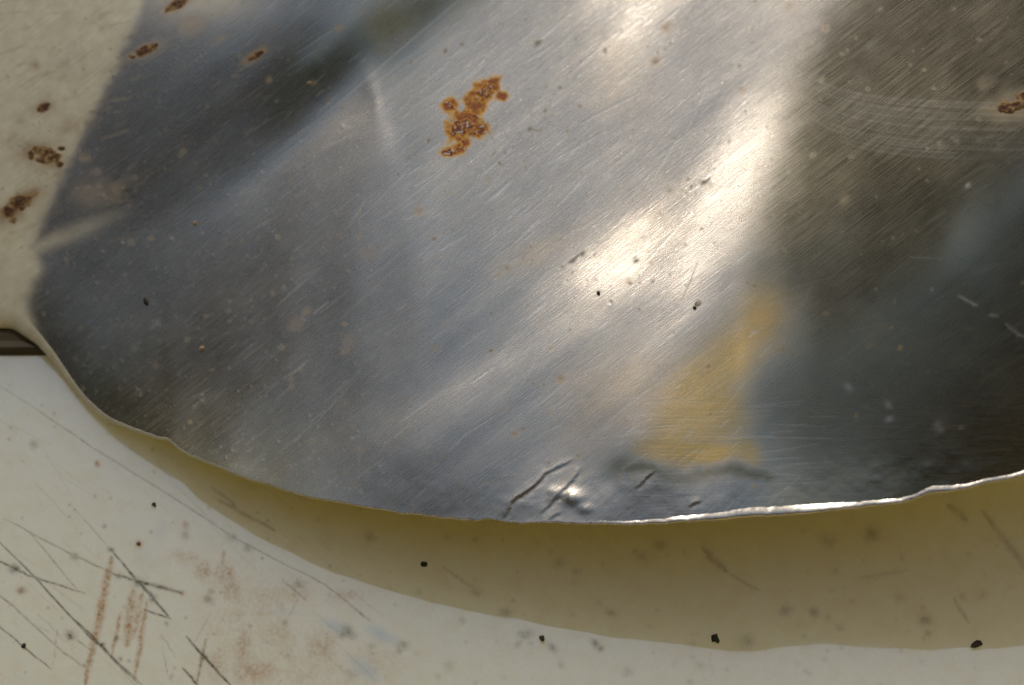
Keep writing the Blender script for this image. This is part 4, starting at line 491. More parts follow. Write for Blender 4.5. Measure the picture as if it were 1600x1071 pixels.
    [-2043,3,4,5,5,6,6,6,6,6,5,6,4,5,4,4,4,4,3,4,4,4,4,6,6,7,9,10,11,14,15,15,16,13,12,11,12,11,12,13,14,14,14,16,16,18,18,19,20,21,21,21,23,24,25,26,26,26,26,26,27,27,27,28,27,25,24,23,24,23,24,24,23,22,19,17,16,17,18,18,19,17,13,7,1,-2,-5,-5,-8,-7,-8,-9,-10,-10,-9,-7,-3,-1,2,3,6,8,13,15,16,16,17,16,15,13,12,10,9,9,10,13,15,15,13,10,7,6,8,14,22,26,29,30,31,31,33,33,34,36,38,40,39,40,39,39,39,38,37,36,36,35,33,32,31,28,26,24,22,20,19,19,19,20,19,18,17,16,14,12,12,11,10,10,11,10,10,10,10,9,9,8,8,8,6,7,5,6,5,4,4,3,3,3,2,2,1,1,0,0,0,-1,-1,-2],
    [-2044,2,5,5,6,6,7,6,6,6,6,5,5,4,5,4,3,4,4,3,4,3,5,5,6,7,9,10,12,14,16,16,15,14,13,12,12,13,13,13,14,14,15,16,17,18,19,19,21,22,21,22,24,24,26,26,27,27,26,26,27,27,27,28,27,25,24,24,23,24,23,24,23,22,19,17,17,18,18,19,19,18,13,8,2,-2,-4,-5,-6,-7,-7,-7,-9,-9,-8,-6,-2,1,2,5,7,10,13,16,16,16,17,16,14,12,11,10,10,10,11,12,14,14,11,9,6,4,5,13,22,26,29,29,31,31,32,32,33,36,38,39,39,39,38,38,37,37,35,35,34,33,32,31,29,27,25,24,21,20,18,19,19,19,18,18,16,15,14,12,11,10,9,10,10,10,9,9,9,9,8,7,7,7,6,6,5,5,4,4,3,3,3,2,2,1,1,1,0,-1,0,-1,-2,-1],
    [-2041,2,3,4,5,6,7,7,6,7,6,5,5,4,4,4,4,4,3,4,3,4,4,5,5,8,9,10,12,15,17,16,16,15,13,14,13,14,13,14,14,14,16,16,17,19,19,21,21,22,21,23,25,25,26,28,27,27,26,27,26,27,27,28,27,25,24,24,23,24,24,23,23,22,19,18,18,18,19,19,20,17,14,8,3,-2,-3,-5,-5,-5,-5,-7,-7,-8,-7,-4,-1,2,3,5,8,11,14,16,16,16,16,16,13,12,10,11,10,11,11,12,14,12,10,7,5,2,4,11,22,26,29,29,31,31,30,32,33,35,38,38,38,38,37,37,35,35,34,33,33,32,30,30,28,26,25,22,21,19,19,18,19,18,18,17,15,15,12,12,10,10,9,9,9,9,9,8,8,8,7,7,7,6,5,5,5,4,4,3,3,3,2,2,1,1,1,0,0,-1,-1,-2,-1,-2],
    [-2038,2,3,4,5,5,6,5,6,7,6,5,5,5,4,4,4,4,3,4,3,3,4,5,6,7,8,11,12,16,17,17,17,16,16,15,14,14,14,14,14,15,16,16,18,19,20,21,22,22,23,23,25,27,27,27,28,27,26,27,27,27,27,27,27,26,24,23,24,23,24,24,23,22,19,19,18,18,20,19,20,18,14,8,3,-1,-2,-4,-5,-3,-5,-5,-6,-7,-5,-2,0,2,4,6,9,11,15,16,16,16,15,15,12,12,10,11,12,11,12,11,13,11,9,6,3,1,1,10,22,27,28,30,30,30,30,31,32,35,37,37,38,37,36,35,34,33,32,32,31,31,30,29,27,25,24,22,20,19,18,18,18,18,17,16,15,14,12,11,10,9,9,8,9,8,8,8,7,7,6,6,6,5,5,5,4,3,3,3,3,2,2,1,1,1,0,0,-1,-1,-1,-2,-1,-3],
    [-2035,2,3,3,5,5,6,5,6,6,5,5,4,5,4,4,4,4,3,3,4,3,4,4,6,7,9,11,12,17,18,18,18,18,16,17,15,15,14,14,15,15,16,18,18,19,21,21,22,24,23,24,26,27,27,28,28,27,27,26,27,27,28,27,27,26,24,23,24,23,24,24,23,22,20,18,19,19,20,20,19,18,14,9,3,0,-2,-4,-3,-2,-3,-4,-5,-5,-3,-1,1,3,4,7,9,12,15,16,16,15,15,14,11,12,11,11,13,12,12,11,11,10,8,4,2,0,0,8,23,27,28,29,30,29,29,30,31,35,36,37,36,36,35,33,33,32,30,31,30,30,29,28,26,25,23,21,20,18,18,18,17,17,17,16,14,13,12,11,9,8,9,8,7,8,7,7,7,6,6,5,5,4,5,3,4,3,2,3,2,2,1,1,1,0,0,-1,0,-2,-2,-1,-3,-2],
    [-2032,2,2,4,4,5,5,6,5,6,5,5,5,4,4,4,4,4,3,3,4,3,4,5,6,7,9,10,13,14,19,20,19,19,19,17,16,15,15,15,15,15,17,18,19,20,21,22,23,24,24,25,26,28,28,28,28,27,27,27,27,27,27,28,26,26,24,23,24,23,24,24,23,22,20,19,20,19,20,20,20,17,14,9,3,1,-2,-2,-2,-1,-1,-3,-4,-3,-2,1,2,3,5,7,9,12,15,16,16,16,13,13,11,12,11,13,14,12,11,11,10,9,6,4,1,-1,0,6,24,26,28,28,29,28,28,29,32,33,36,35,35,35,33,32,31,31,30,29,30,29,28,27,25,24,22,21,20,18,17,17,17,17,16,15,14,13,11,10,9,8,8,7,7,7,7,6,5,6,5,5,4,4,3,3,3,3,2,2,1,2,1,0,1,0,-1,-1,-1,-2,-2,-2,-3,-2],
    [-2029,1,3,3,4,5,5,5,6,5,5,5,4,5,4,4,4,4,4,3,4,4,4,5,6,8,9,10,13,15,16,19,21,21,19,18,17,16,15,16,16,16,17,19,19,21,22,22,24,25,25,26,27,27,29,28,28,28,27,27,27,27,27,27,27,25,24,24,23,24,23,24,23,23,20,20,20,19,21,20,19,17,13,9,4,1,-1,-1,1,0,-1,-1,-2,-1,0,1,2,4,4,7,9,12,16,16,16,14,13,12,12,12,12,14,15,12,11,10,9,8,5,2,1,-1,1,6,23,26,27,27,27,27,27,29,30,33,34,35,33,33,32,31,30,29,29,29,29,28,27,26,25,23,22,20,19,18,17,17,16,17,15,15,13,12,11,10,8,8,7,7,6,6,6,6,5,4,4,4,4,3,3,3,2,2,1,2,1,1,1,0,0,-1,0,-2,-1,-2,-3,-2,-3,-4],
    [-2027,2,2,4,3,5,5,5,5,5,5,5,4,5,4,4,4,4,4,4,4,4,5,6,6,8,9,11,13,14,17,18,20,22,20,19,18,16,17,16,17,17,18,19,20,22,23,23,25,26,25,26,28,28,28,29,28,28,27,27,27,28,27,27,26,25,24,24,23,24,23,24,23,22,22,20,20,20,20,20,19,16,13,8,5,1,1,2,1,2,0,0,1,1,1,1,2,3,5,6,9,13,15,16,16,14,12,12,12,12,14,16,14,13,10,9,8,6,5,2,1,-1,1,6,23,25,25,26,26,26,26,27,29,32,33,33,32,32,30,30,29,29,28,28,28,28,26,26,24,22,21,20,19,17,17,17,15,16,15,14,13,12,10,9,8,8,6,6,6,6,5,4,5,4,3,3,3,3,2,2,2,1,1,1,1,1,0,0,-1,0,-1,-2,-2,-2,-3,-3,-4,-3],
    [-2024,1,3,3,4,4,4,5,5,5,5,4,5,5,4,4,5,4,4,4,5,4,6,5,7,8,10,11,13,14,17,18,20,20,22,20,19,17,18,17,17,19,19,20,21,22,24,24,26,27,26,26,28,29,28,29,28,28,28,27,27,27,27,26,26,25,24,24,23,24,23,24,23,23,21,21,20,21,19,20,18,16,12,9,5,3,3,3,3,2,2,3,3,2,1,1,1,3,4,6,9,13,15,16,15,14,12,12,13,13,16,16,14,13,9,8,7,5,4,2,1,0,2,6,21,24,24,24,24,25,25,26,28,31,32,31,31,30,30,29,28,28,28,27,27,27,26,25,23,22,21,19,18,17,17,16,15,15,15,13,13,11,10,9,7,7,6,6,5,5,4,4,4,3,3,3,2,2,1,2,1,1,1,0,1,0,0,-1,0,-1,-2,-2,-2,-3,-3,-4,-3,-5],
    [-2022,2,2,3,3,4,5,4,5,5,5,4,5,5,4,5,4,5,4,5,4,6,5,7,7,8,10,11,13,14,17,18,19,21,22,22,19,19,18,18,19,19,20,21,23,23,25,25,26,28,27,27,28,29,28,29,29,28,27,27,27,27,26,27,25,25,24,24,23,23,23,24,24,23,22,21,20,20,20,19,18,15,12,8,6,5,5,5,4,4,5,5,4,2,0,0,1,2,4,6,9,13,16,15,15,13,13,13,13,15,16,17,14,12,9,7,6,5,3,2,1,1,1,7,19,21,23,22,23,23,23,25,28,30,30,31,30,29,29,28,28,27,26,27,27,26,26,24,23,21,20,19,18,17,16,15,15,15,14,13,11,11,10,8,7,6,6,5,5,4,4,3,3,3,2,2,2,1,1,1,1,0,0,1,0,-1,0,-1,-1,-1,-2,-2,-3,-3,-4,-4,-4,-5],
    [-2020,2,2,3,3,4,4,5,4,5,5,4,5,5,4,5,5,4,5,5,5,6,6,7,7,9,10,11,13,14,17,18,19,21,22,23,21,20,19,20,20,20,21,23,23,25,25,26,28,29,27,28,28,28,29,29,28,28,28,27,26,26,27,25,26,24,24,24,23,23,23,24,23,24,22,21,21,19,20,19,17,15,12,9,8,7,7,6,6,7,6,5,4,1,0,0,0,2,3,6,9,13,15,16,15,14,13,13,15,16,17,16,15,11,8,7,5,4,3,2,1,1,1,7,16,19,20,21,21,21,23,24,27,29,30,30,29,29,27,27,27,26,27,26,26,26,25,24,22,21,19,19,17,16,16,15,15,14,13,13,11,10,9,8,7,6,5,5,4,4,3,3,2,2,1,2,1,0,1,0,0,0,0,0,0,-1,0,-1,-1,-2,-2,-2,-4,-3,-4,-5,-4,-4],
    [-2017,1,2,3,3,4,4,4,5,4,5,4,5,5,5,5,5,5,5,5,6,6,6,7,8,9,10,12,12,15,16,18,19,21,22,24,23,22,20,21,21,22,23,24,24,26,27,27,28,30,28,28,28,28,29,29,28,28,27,27,26,26,25,26,24,25,24,23,23,23,23,24,23,24,22,22,20,20,19,18,17,16,12,11,9,9,9,9,9,7,5,4,2,1,1,0,0,1,3,6,9,13,16,15,15,15,14,15,16,17,17,16,14,11,8,5,5,3,3,2,1,0,1,6,13,17,18,19,19,20,22,23,26,29,30,29,28,28,27,26,26,25,26,27,25,26,24,23,22,20,19,18,17,16,15,15,14,14,12,12,11,10,8,8,6,6,5,4,4,3,2,3,1,2,1,0,1,0,0,0,0,-1,0,-1,0,-1,-1,-1,-1,-2,-2,-3,-4,-4,-4,-4,-3,-4],
    [-2015,1,2,3,3,3,4,4,5,4,5,5,5,4,5,5,6,5,5,6,6,7,6,8,8,9,11,11,13,15,16,18,19,21,22,24,26,23,23,22,23,23,25,25,26,27,28,28,29,31,28,28,28,28,28,29,28,27,28,26,26,25,25,24,25,24,23,24,22,23,24,23,23,24,23,21,20,20,19,18,17,16,14,11,11,12,12,12,9,6,2,3,3,1,0,0,0,2,3,5,9,14,16,16,15,15,16,16,17,17,18,15,14,10,8,5,4,3,2,1,1,0,1,4,10,14,15,17,18,19,21,23,26,29,29,28,28,27,25,26,25,26,25,26,25,25,24,23,21,20,18,17,17,15,15,14,14,13,12,12,10,9,8,7,6,6,4,4,3,3,2,2,1,1,0,0,0,0,-1,0,-1,0,-1,-1,-1,-1,-1,-1,-2,-2,-2,-4,-3,-3,-4,-4,-3,-4],
    [-2014,2,2,2,3,4,4,4,4,5,4,5,5,5,5,5,6,5,6,6,7,7,7,8,8,10,10,12,13,15,16,18,20,21,22,25,25,28,24,24,25,25,26,27,28,28,29,29,30,32,28,28,27,28,28,28,28,27,27,26,25,24,25,23,24,24,24,23,23,22,23,24,23,24,22,22,20,19,19,19,18,16,15,13,14,15,15,11,6,4,2,3,2,2,0,0,0,1,3,6,10,14,15,17,16,16,17,17,18,18,17,15,13,10,8,5,3,2,2,1,0,-1,1,2,7,11,13,15,17,18,20,23,26,28,29,27,27,26,25,25,25,25,25,25,25,25,23,22,21,19,17,17,16,15,15,13,14,12,12,11,10,8,8,7,6,5,4,3,3,2,2,1,0,0,0,0,0,-1,-1,-1,-1,-1,-1,-1,-1,-1,-1,-2,-1,-3,-2,-3,-3,-4,-3,-4,-4,-3],
    [-2012,2,2,2,3,4,3,4,5,4,5,5,5,5,5,6,5,6,6,7,7,7,7,9,9,9,11,12,14,14,17,18,20,21,24,24,27,28,30,25,27,27,28,29,29,30,30,30,30,33,28,27,27,28,27,28,27,27,27,25,24,24,23,23,24,23,24,23,22,23,23,23,23,24,23,21,20,19,20,19,18,18,16,16,17,17,13,9,5,3,2,2,3,2,0,0,0,1,3,6,10,15,16,16,17,18,17,19,18,19,16,15,13,10,7,5,3,2,1,0,0,-1,-1,1,4,8,11,13,15,17,19,23,27,27,28,27,26,25,24,24,25,25,25,25,24,24,23,21,20,18,18,16,15,15,14,13,13,12,11,11,9,8,8,6,5,5,4,3,2,2,1,1,0,-1,0,-1,-1,-1,-1,-1,-1,-2,-1,-1,-1,-1,-2,-2,-1,-2,-2,-3,-4,-3,-4,-4,-3,-4],
    [-2010,1,2,3,3,3,4,4,4,5,4,5,5,6,5,6,6,6,7,6,8,7,8,9,9,10,12,12,13,16,16,19,20,22,24,26,27,29,31,33,28,29,30,31,30,31,31,31,31,32,28,27,26,27,28,27,27,26,26,24,24,23,22,23,23,23,24,22,23,22,23,23,24,23,23,21,20,20,20,20,19,19,18,19,18,15,11,7,5,3,1,3,3,1,1,0,0,2,3,6,11,15,16,17,17,19,19,19,19,18,17,14,12,10,7,5,3,2,1,0,-1,-2,-2,-1,2,6,8,10,14,16,19,23,26,27,27,26,25,25,24,24,24,24,25,24,24,23,22,21,19,18,16,16,15,14,14,13,12,12,11,10,8,8,7,6,5,4,4,3,2,1,0,0,0,-1,0,-2,-1,-1,-2,-1,-2,-1,-1,-2,-1,-1,-2,-1,-2,-2,-2,-3,-3,-4,-4,-3,-4,-3],
    [-2008,1,2,2,3,4,3,4,5,4,5,5,5,6,5,6,7,6,7,7,8,8,8,9,10,10,12,13,14,15,18,19,21,22,25,27,28,30,32,34,37,32,31,32,32,32,32,31,31,32,28,26,26,27,26,27,27,25,26,23,22,22,23,22,23,23,22,23,22,22,23,23,24,23,23,22,20,20,21,21,21,20,20,19,16,12,9,7,5,3,2,3,2,2,1,0,1,2,3,7,11,15,16,18,18,19,20,19,20,18,17,14,11,10,7,5,3,2,2,0,-2,-2,-2,-3,0,2,5,9,11,15,19,23,25,27,26,26,24,24,23,24,24,24,23,24,23,23,21,21,18,17,16,15,14,14,13,13,12,11,11,9,8,7,7,6,4,4,4,2,2,0,1,-1,0,-1,-2,-1,-2,-1,-2,-2,-1,-2,-1,-2,-1,-1,-1,-2,-1,-3,-2,-3,-3,-4,-4,-3,-4,-3],
    [-2007,2,1,3,3,3,4,4,4,5,5,5,5,6,6,6,6,7,7,8,8,8,9,10,10,11,12,13,14,17,17,20,22,23,26,28,29,32,33,36,36,39,40,32,33,33,32,31,31,32,27,25,26,26,27,26,26,25,24,22,22,21,22,22,22,23,22,22,22,22,23,23,24,24,23,21,21,21,22,22,22,21,20,16,13,11,9,7,5,3,2,3,3,2,1,1,1,2,4,7,11,15,17,18,19,19,21,20,20,18,16,14,11,9,8,6,4,2,2,-1,-1,-2,-3,-4,-4,-1,3,6,11,14,18,21,25,26,26,25,24,24,23,22,24,23,23,23,23,22,21,19,18,17,15,14,14,13,13,12,12,10,10,9,8,7,6,5,5,3,3,2,1,1,0,-1,-1,-1,-2,-1,-2,-2,-2,-2,-2,-1,-1,-1,-1,-1,-2,-2,-2,-2,-2,-3,-4,-3,-4,-4,-3,-4],
    [-2005,1,2,2,3,4,3,5,4,5,4,6,5,6,6,7,6,7,8,8,8,9,9,10,11,11,13,13,15,17,19,20,23,24,27,29,31,33,35,36,38,39,40,40,40,36,32,30,31,32,25,25,25,26,26,26,25,24,23,21,21,21,21,21,22,23,22,22,21,22,23,23,24,24,23,22,21,22,23,23,22,20,17,14,12,11,8,7,5,4,2,4,3,3,1,2,1,3,4,7,12,15,17,18,19,21,21,20,20,18,15,13,11,10,9,6,5,2,2,0,-1,-2,-4,-6,-6,-4,1,4,9,13,16,21,25,25,26,24,24,23,22,22,23,22,23,23,22,21,20,19,17,16,15,13,13,13,12,12,11,10,9,9,7,7,5,5,5,3,3,1,1,0,-1,0,-2,-1,-2,-2,-1,-3,-1,-1,-2,-1,-1,-2,-1,-1,-2,-2,-2,-2,-3,-3,-3,-4,-4,-3,-4,-3],
    [-2004,2,1,3,3,3,4,4,5,4,5,6,5,6,7,6,7,8,8,8,8,10,9,11,11,12,13,14,16,17,19,22,23,26,27,31,32,34,36,38,39,41,40,41,40,39,38,37,32,31,23,24,25,25,26,25,24,24,21,20,20,21,20,21,22,22,22,21,21,22,22,24,24,24,23,22,22,22,24,22,21,18,16,13,11,10,8,7,6,4,3,4,4,3,2,2,2,3,5,8,12,15,17,18,20,20,21,21,19,17,15,13,12,10,10,7,5,4,2,1,-2,-2,-5,-7,-8,-6,-2,3,6,11,16,20,24,25,25,24,23,22,22,22,21,22,22,22,22,20,20,18,17,15,14,13,12,12,12,11,10,10,8,8,7,6,6,4,4,4,2,1,0,0,-1,-1,-1,-2,-2,-2,-1,-1,-1,-2,-1,-2,-1,-2,-1,-2,-2,-2,-2,-2,-3,-3,-3,-4,-4,-3,-4,-3],
    [-2002,1,2,2,3,4,3,5,4,5,5,6,5,7,6,7,7,8,8,9,9,9,11,10,12,13,13,15,16,18,20,22,25,26,29,31,34,35,38,39,40,41,42,41,41,40,38,36,34,37,33,21,24,25,25,24,24,22,20,19,20,19,20,21,22,21,21,21,21,22,22,23,24,24,22,23,22,23,22,21,20,17,15,12,11,9,8,7,6,6,3,5,4,3,3,3,4,3,6,8,12,15,17,18,19,21,20,20,18,17,15,14,12,12,10,8,6,5,4,0,0,-3,-5,-8,-10,-8,-4,0,4,10,14,19,23,24,24,24,22,22,22,20,21,22,21,21,21,20,19,17,16,14,14,12,12,11,11,11,9,9,8,7,7,6,5,4,4,3,2,0,0,0,-1,-2,-1,-1,0,-1,-1,-2,-1,-2,-2,-2,-1,-2,-2,-2,-2,-2,-2,-2,-3,-3,-4,-3,-4,-4,-3,-4],
    [-2001,1,2,3,3,3,4,4,5,5,5,6,5,7,7,7,7,8,9,9,9,10,11,11,12,13,14,16,17,18,21,23,25,28,30,32,35,36,39,40,41,42,42,43,41,40,39,37,34,36,37,34,24,23,24,24,22,21,19,18,19,19,20,20,21,21,21,20,21,21,22,23,23,23,22,22,23,22,21,20,18,16,15,11,11,9,8,8,7,6,3,6,4,4,4,5,4,5,6,9,12,15,16,18,18,20,19,18,18,16,16,15,14,13,10,9,8,6,5,2,0,-2,-6,-9,-11,-11,-7,-2,3,7,14,17,22,24,23,23,22,21,21,20,20,21,20,20,20,20,17,17,15,14,13,12,11,11,10,9,9,8,8,6,6,6,5,4,3,2,2,0,-1,0,0,0,0,0,-1,-1,-2,-1,-2,-2,-2,-2,-2,-2,-2,-2,-2,-2,-2,-3,-3,-3,-3,-4,-4,-4,-3,-4],
    [-2000,2,2,2,3,4,3,5,4,5,6,5,7,6,7,7,8,9,8,10,10,10,11,12,12,14,15,16,17,20,21,24,26,28,31,34,35,38,39,41,42,43,43,42,42,41,39,38,34,37,37,34,32,31,25,22,21,19,18,17,18,19,19,19,21,20,21,19,21,20,22,22,22,22,22,22,21,21,20,19,17,16,13,12,10,10,8,8,8,8,3,6,5,5,6,6,6,5,7,9,12,14,16,17,18,18,17,17,17,16,17,17,15,14,11,10,8,8,7,3,0,-1,-6,-11,-12,-12,-9,-5,1,7,12,16,21,22,23,22,21,21,20,20,20,19,20,19,19,18,17,15,15,13,13,11,11,9,9,9,8,7,7,6,6,5,4,4,2,2,0,2,2,1,0,1,-1,-1,-1,-1,-2,-2,-2,-2,-2,-2,-2,-2,-2,-2,-3,-2,-2,-3,-3,-3,-4,-3,-4,-4,-4,-3],
    [-1998,1,2,2,3,4,4,4,5,5,5,6,7,6,8,7,8,9,9,10,10,11,11,12,13,14,16,16,18,21,22,24,27,30,31,35,36,39,40,42,42,44,43,43,42,41,40,38,35,38,37,35,33,31,30,28,26,16,16,17,17,17,18,19,20,20,19,20,20,20,20,21,21,22,21,20,21,19,19,18,17,15,13,12,10,10,9,9,9,8,3,7,6,6,7,8,7,6,7,10,12,14,15,16,17,16,16,16,16,17,18,17,16,14,12,11,10,9,8,4,1,-1,-6,-12,-14,-12,-11,-6,0,6,10,16,19,21,22,21,21,20,20,19,19,19,18,18,17,17,16,15,14,12,12,11,10,9,8,7,7,7,6,5,5,4,4,4,4,3,3,2,1,1,0,0,0,-1,-2,-1,-2,-2,-2,-3,-2,-2,-3,-2,-2,-3,-2,-2,-3,-3,-3,-3,-4,-3,-4,-4,-4,-3],
    [-1997,1,2,3,3,3,4,5,4,6,5,6,7,7,7,8,8,9,9,10,11,11,12,13,13,15,15,18,19,20,23,25,28,30,33,35,38,39,41,42,43,44,44,43,43,41,40,38,35,39,39,36,33,32,30,28,26,24,20,18,15,16,17,18,20,18,20,19,19,19,19,20,20,20,20,20,19,18,18,17,16,15,13,12,10,11,10,9,9,9,4,7,7,8,8,9,8,7,8,11,12,14,14,15,16,15,14,15,15,17,18,18,17,14,13,12,11,10,9,5,2,0,-7,-14,-14,-12,-11,-6,-1,4,10,13,18,20,21,21,20,20,19,18,18,18,17,16,16,16,15,14,13,12,11,11,9,7,7,6,6,5,5,6,6,6,5,5,3,3,2,2,1,1,0,0,-1,-1,-1,-2,-2,-2,-3,-2,-3,-2,-3,-2,-3,-2,-3,-2,-3,-3,-3,-3,-4,-4,-4,-4,-3,-4],
    [-1996,1,2,3,3,3,4,5,5,5,6,6,7,7,7,8,9,9,10,10,11,11,13,13,14,15,16,18,19,22,23,26,28,31,34,36,38,40,41,43,44,44,44,44,42,42,40,39,35,40,39,36,35,33,30,29,26,24,21,20,19,19,19,17,18,18,18,18,18,18,18,19,18,19,19,19,18,17,17,17,15,14,13,12,11,11,10,11,9,9,4,8,9,9,10,10,9,8,10,11,13,13,14,14,14,13,13,13,15,17,18,18,17,15,13,13,13,11,10,5,2,1,-8,-15,-13,-12,-9,-7,-2,4,8,12,17,19,20,20,20,19,18,17,17,16,16,15,15,14,14,13,13,11,11,9,8,6,6,6,6,6,6,6,6,5,4,4,3,3,2,2,1,0,1,0,-1,-1,-2,-2,-2,-2,-3,-3,-2,-3,-3,-2,-3,-3,-2,-3,-3,-3,-3,-3,-4,-4,-4,-4,-3,-4],
    [-1995,1,2,3,3,4,4,4,5,6,5,7,6,8,7,9,8,10,10,10,12,12,12,14,14,16,16,19,20,21,25,26,29,32,34,36,39,41,42,43,44,45,44,44,43,42,40,39,36,39,40,37,35,33,31,29,27,25,23,21,20,20,20,19,20,18,18,17,17,16,17,17,17,18,17,18,17,17,16,15,15,14,12,12,12,11,11,11,10,9,5,9,11,10,11,11,10,10,11,12,13,13,14,13,13,11,12,12,14,16,18,17,17,15,15,14,13,12,11,5,3,1,-9,-15,-12,-10,-8,-6,-2,2,7,11,15,18,20,19,18,18,17,16,16,15,14,14,13,14,13,12,11,11,10,9,8,6,6,6,5,6,5,5,5,5,4,3,3,3,2,1,2,0,1,-1,0,-1,-2,-2,-3,-2,-3,-3,-3,-2,-3,-3,-3,-3,-2,-3,-3,-3,-3,-4,-3,-4,-4,-4,-4,-3],
    [-1994,1,2,3,3,4,4,4,5,6,6,6,7,7,8,9,9,10,10,11,11,12,13,14,15,16,17,19,20,23,24,28,29,32,35,37,39,41,43,44,44,45,44,45,43,42,40,39,36,40,40,38,35,34,31,30,27,26,23,23,22,21,21,21,21,19,18,17,16,15,14,16,16,16,17,16,17,15,15,15,14,13,13,12,12,12,12,11,10,10,5,11,12,11,12,12,12,11,12,14,13,14,13,12,11,11,9,11,14,15,17,16,16,16,16,15,14,12,12,6,4,1,-11,-13,-11,-8,-7,-4,-3,1,5,10,14,18,18,18,17,17,16,15,14,14,13,12,12,12,12,12,11,10,10,8,7,6,6,5,5,5,5,4,5,4,3,3,3,3,2,1,1,1,1,-1,0,-2,-1,-3,-2,-3,-3,-3,-3,-3,-3,-2,-3,-3,-3,-3,-3,-3,-3,-4,-4,-4,-4,-4,-3,-4],
    [-1993,1,2,3,3,4,4,4,6,5,6,7,7,7,8,9,9,10,10,12,11,13,13,14,16,16,17,20,20,23,26,27,30,33,35,38,39,42,43,44,45,45,44,45,43,42,41,39,36,40,41,37,36,34,32,30,28,26,25,24,23,23,22,23,21,19,19,18,17,15,14,14,14,15,14,13,15,15,14,14,13,14,13,13,12,12,12,11,11,11,6,13,12,12,13,13,14,13,14,14,14,14,13,11,10,8,9,9,13,14,15,16,16,16,16,16,15,13,12,7,5,2,-12,-12,-9,-6,-5,-3,-2,0,4,8,14,16,18,17,16,15,15,13,12,11,10,11,11,11,11,11,11,10,9,8,6,7,5,5,4,5,4,4,4,3,3,3,3,2,2,2,1,1,0,0,0,-2,-2,-2,-2,-3,-3,-3,-3,-3,-4,-3,-3,-3,-3,-3,-3,-3,-3,-4,-4,-4,-4,-4,-3,-4],
    [-1993,2,2,3,3,3,5,4,6,5,6,7,7,8,8,9,9,10,11,11,12,13,14,14,16,16,18,20,21,23,26,28,31,33,35,38,40,42,44,44,45,45,45,44,44,42,40,40,36,41,40,38,36,34,32,31,28,27,26,25,25,24,24,23,23,19,19,18,17,16,15,14,15,15,14,13,13,12,11,12,12,12,11,13,12,12,13,12,11,13,6,14,13,14,14,15,15,16,15,15,15,14,12,11,8,7,6,9,11,12,14,15,17,16,17,16,15,13,13,8,5,2,-11,-10,-7,-4,-3,-1,-3,0,2,7,11,13,15,14,14,13,13,12,12,11,10,10,11,11,10,11,10,9,9,8,6,6,6,4,5,4,3,4,3,3,3,2,3,2,2,2,1,1,0,0,-1,-1,-2,-2,-3,-2,-4,-3,-3,-3,-3,-4,-3,-3,-3,-3,-3,-3,-4,-3,-4,-4,-4,-4,-4,-3],
    [-1992,2,2,2,3,4,5,4,5,6,6,7,7,8,8,9,10,10,11,12,12,13,14,14,16,17,18,20,22,24,26,28,31,33,36,39,40,42,44,44,46,45,45,44,44,42,41,39,37,40,41,38,36,35,32,31,29,28,26,26,26,25,25,25,23,20,19,18,17,16,16,15,14,15,14,13,13,12,13,12,12,13,12,12,11,12,11,11,12,12,12,11,11,12,15,18,18,17,16,15,14,13,12,9,6,5,6,7,9,11,13,15,16,18,17,18,16,15,15,10,7,0,-9,-9,-8,-5,-4,-3,-3,-1,1,5,9,11,13,13,12,13,12,11,11,11,10,11,10,10,11,10,9,9,9,7,7,6,5,4,4,4,3,3,3,3,2,3,2,2,2,2,1,1,0,0,-1,-1,-2,-2,-3,-3,-3,-3,-3,-4,-3,-3,-4,-3,-3,-3,-3,-3,-4,-4,-4,-4,-4,-4,-3,-4],
    [-1991,1,2,3,3,4,4,5,5,6,6,7,7,8,9,9,9,11,11,12,12,13,14,15,16,17,19,20,22,24,26,29,31,34,36,39,41,42,44,45,45,45,45,45,43,43,41,39,37,40,41,38,37,34,33,31,29,29,27,27,27,26,26,25,24,20,20,18,17,16,16,15,15,14,14,13,13,13,12,13,12,13,13,12,12,12,13,12,13,14,12,13,13,15,18,20,21,19,17,15,15,14,10,8,4,3,4,4,7,10,13,15,16,18,18,18,16,15,14,8,3,-3,-10,-10,-8,-6,-4,-2,-3,-1,1,4,6,9,10,11,12,11,11,11,11,10,10,10,11,10,10,9,10,9,8,7,7,5,5,5,4,3,3,2,3,2,2,3,2,2,2,1,2,1,0,0,-1,-1,-2,-2,-3,-3,-3,-3,-4,-3,-4,-3,-3,-3,-4,-3,-3,-3,-4,-4,-4,-4,-4,-4,-4,-3],
    [-1991,2,2,2,4,3,5,5,5,6,6,7,7,8,9,9,10,10,11,12,13,13,14,15,17,17,19,20,22,25,26,29,32,34,36,39,41,42,44,45,46,45,45,45,44,42,41,39,37,41,40,39,36,35,33,31,30,29,28,28,27,27,26,26,25,21,19,18,18,16,16,15,15,14,14,13,13,13,13,12,13,13,13,12,13,13,13,13,14,14,14,14,15,17,20,21,21,19,18,16,15,13,10,6,5,3,3,4,6,9,12,14,16,18,17,18,16,14,13,6,0,-5,-10,-10,-7,-6,-3,-2,-2,-1,0,3,5,7,9,9,10,10,10,10,11,10,10,10,10,10,10,9,10,8,8,7,7,6,4,5,3,3,3,2,3,2,2,2,2,2,2,1,2,1,0,0,-1,-1,-2,-2,-3,-3,-3,-4,-3,-4,-3,-3,-4,-3,-3,-4,-3,-3,-4,-4,-4,-4,-4,-4,-3,-4],
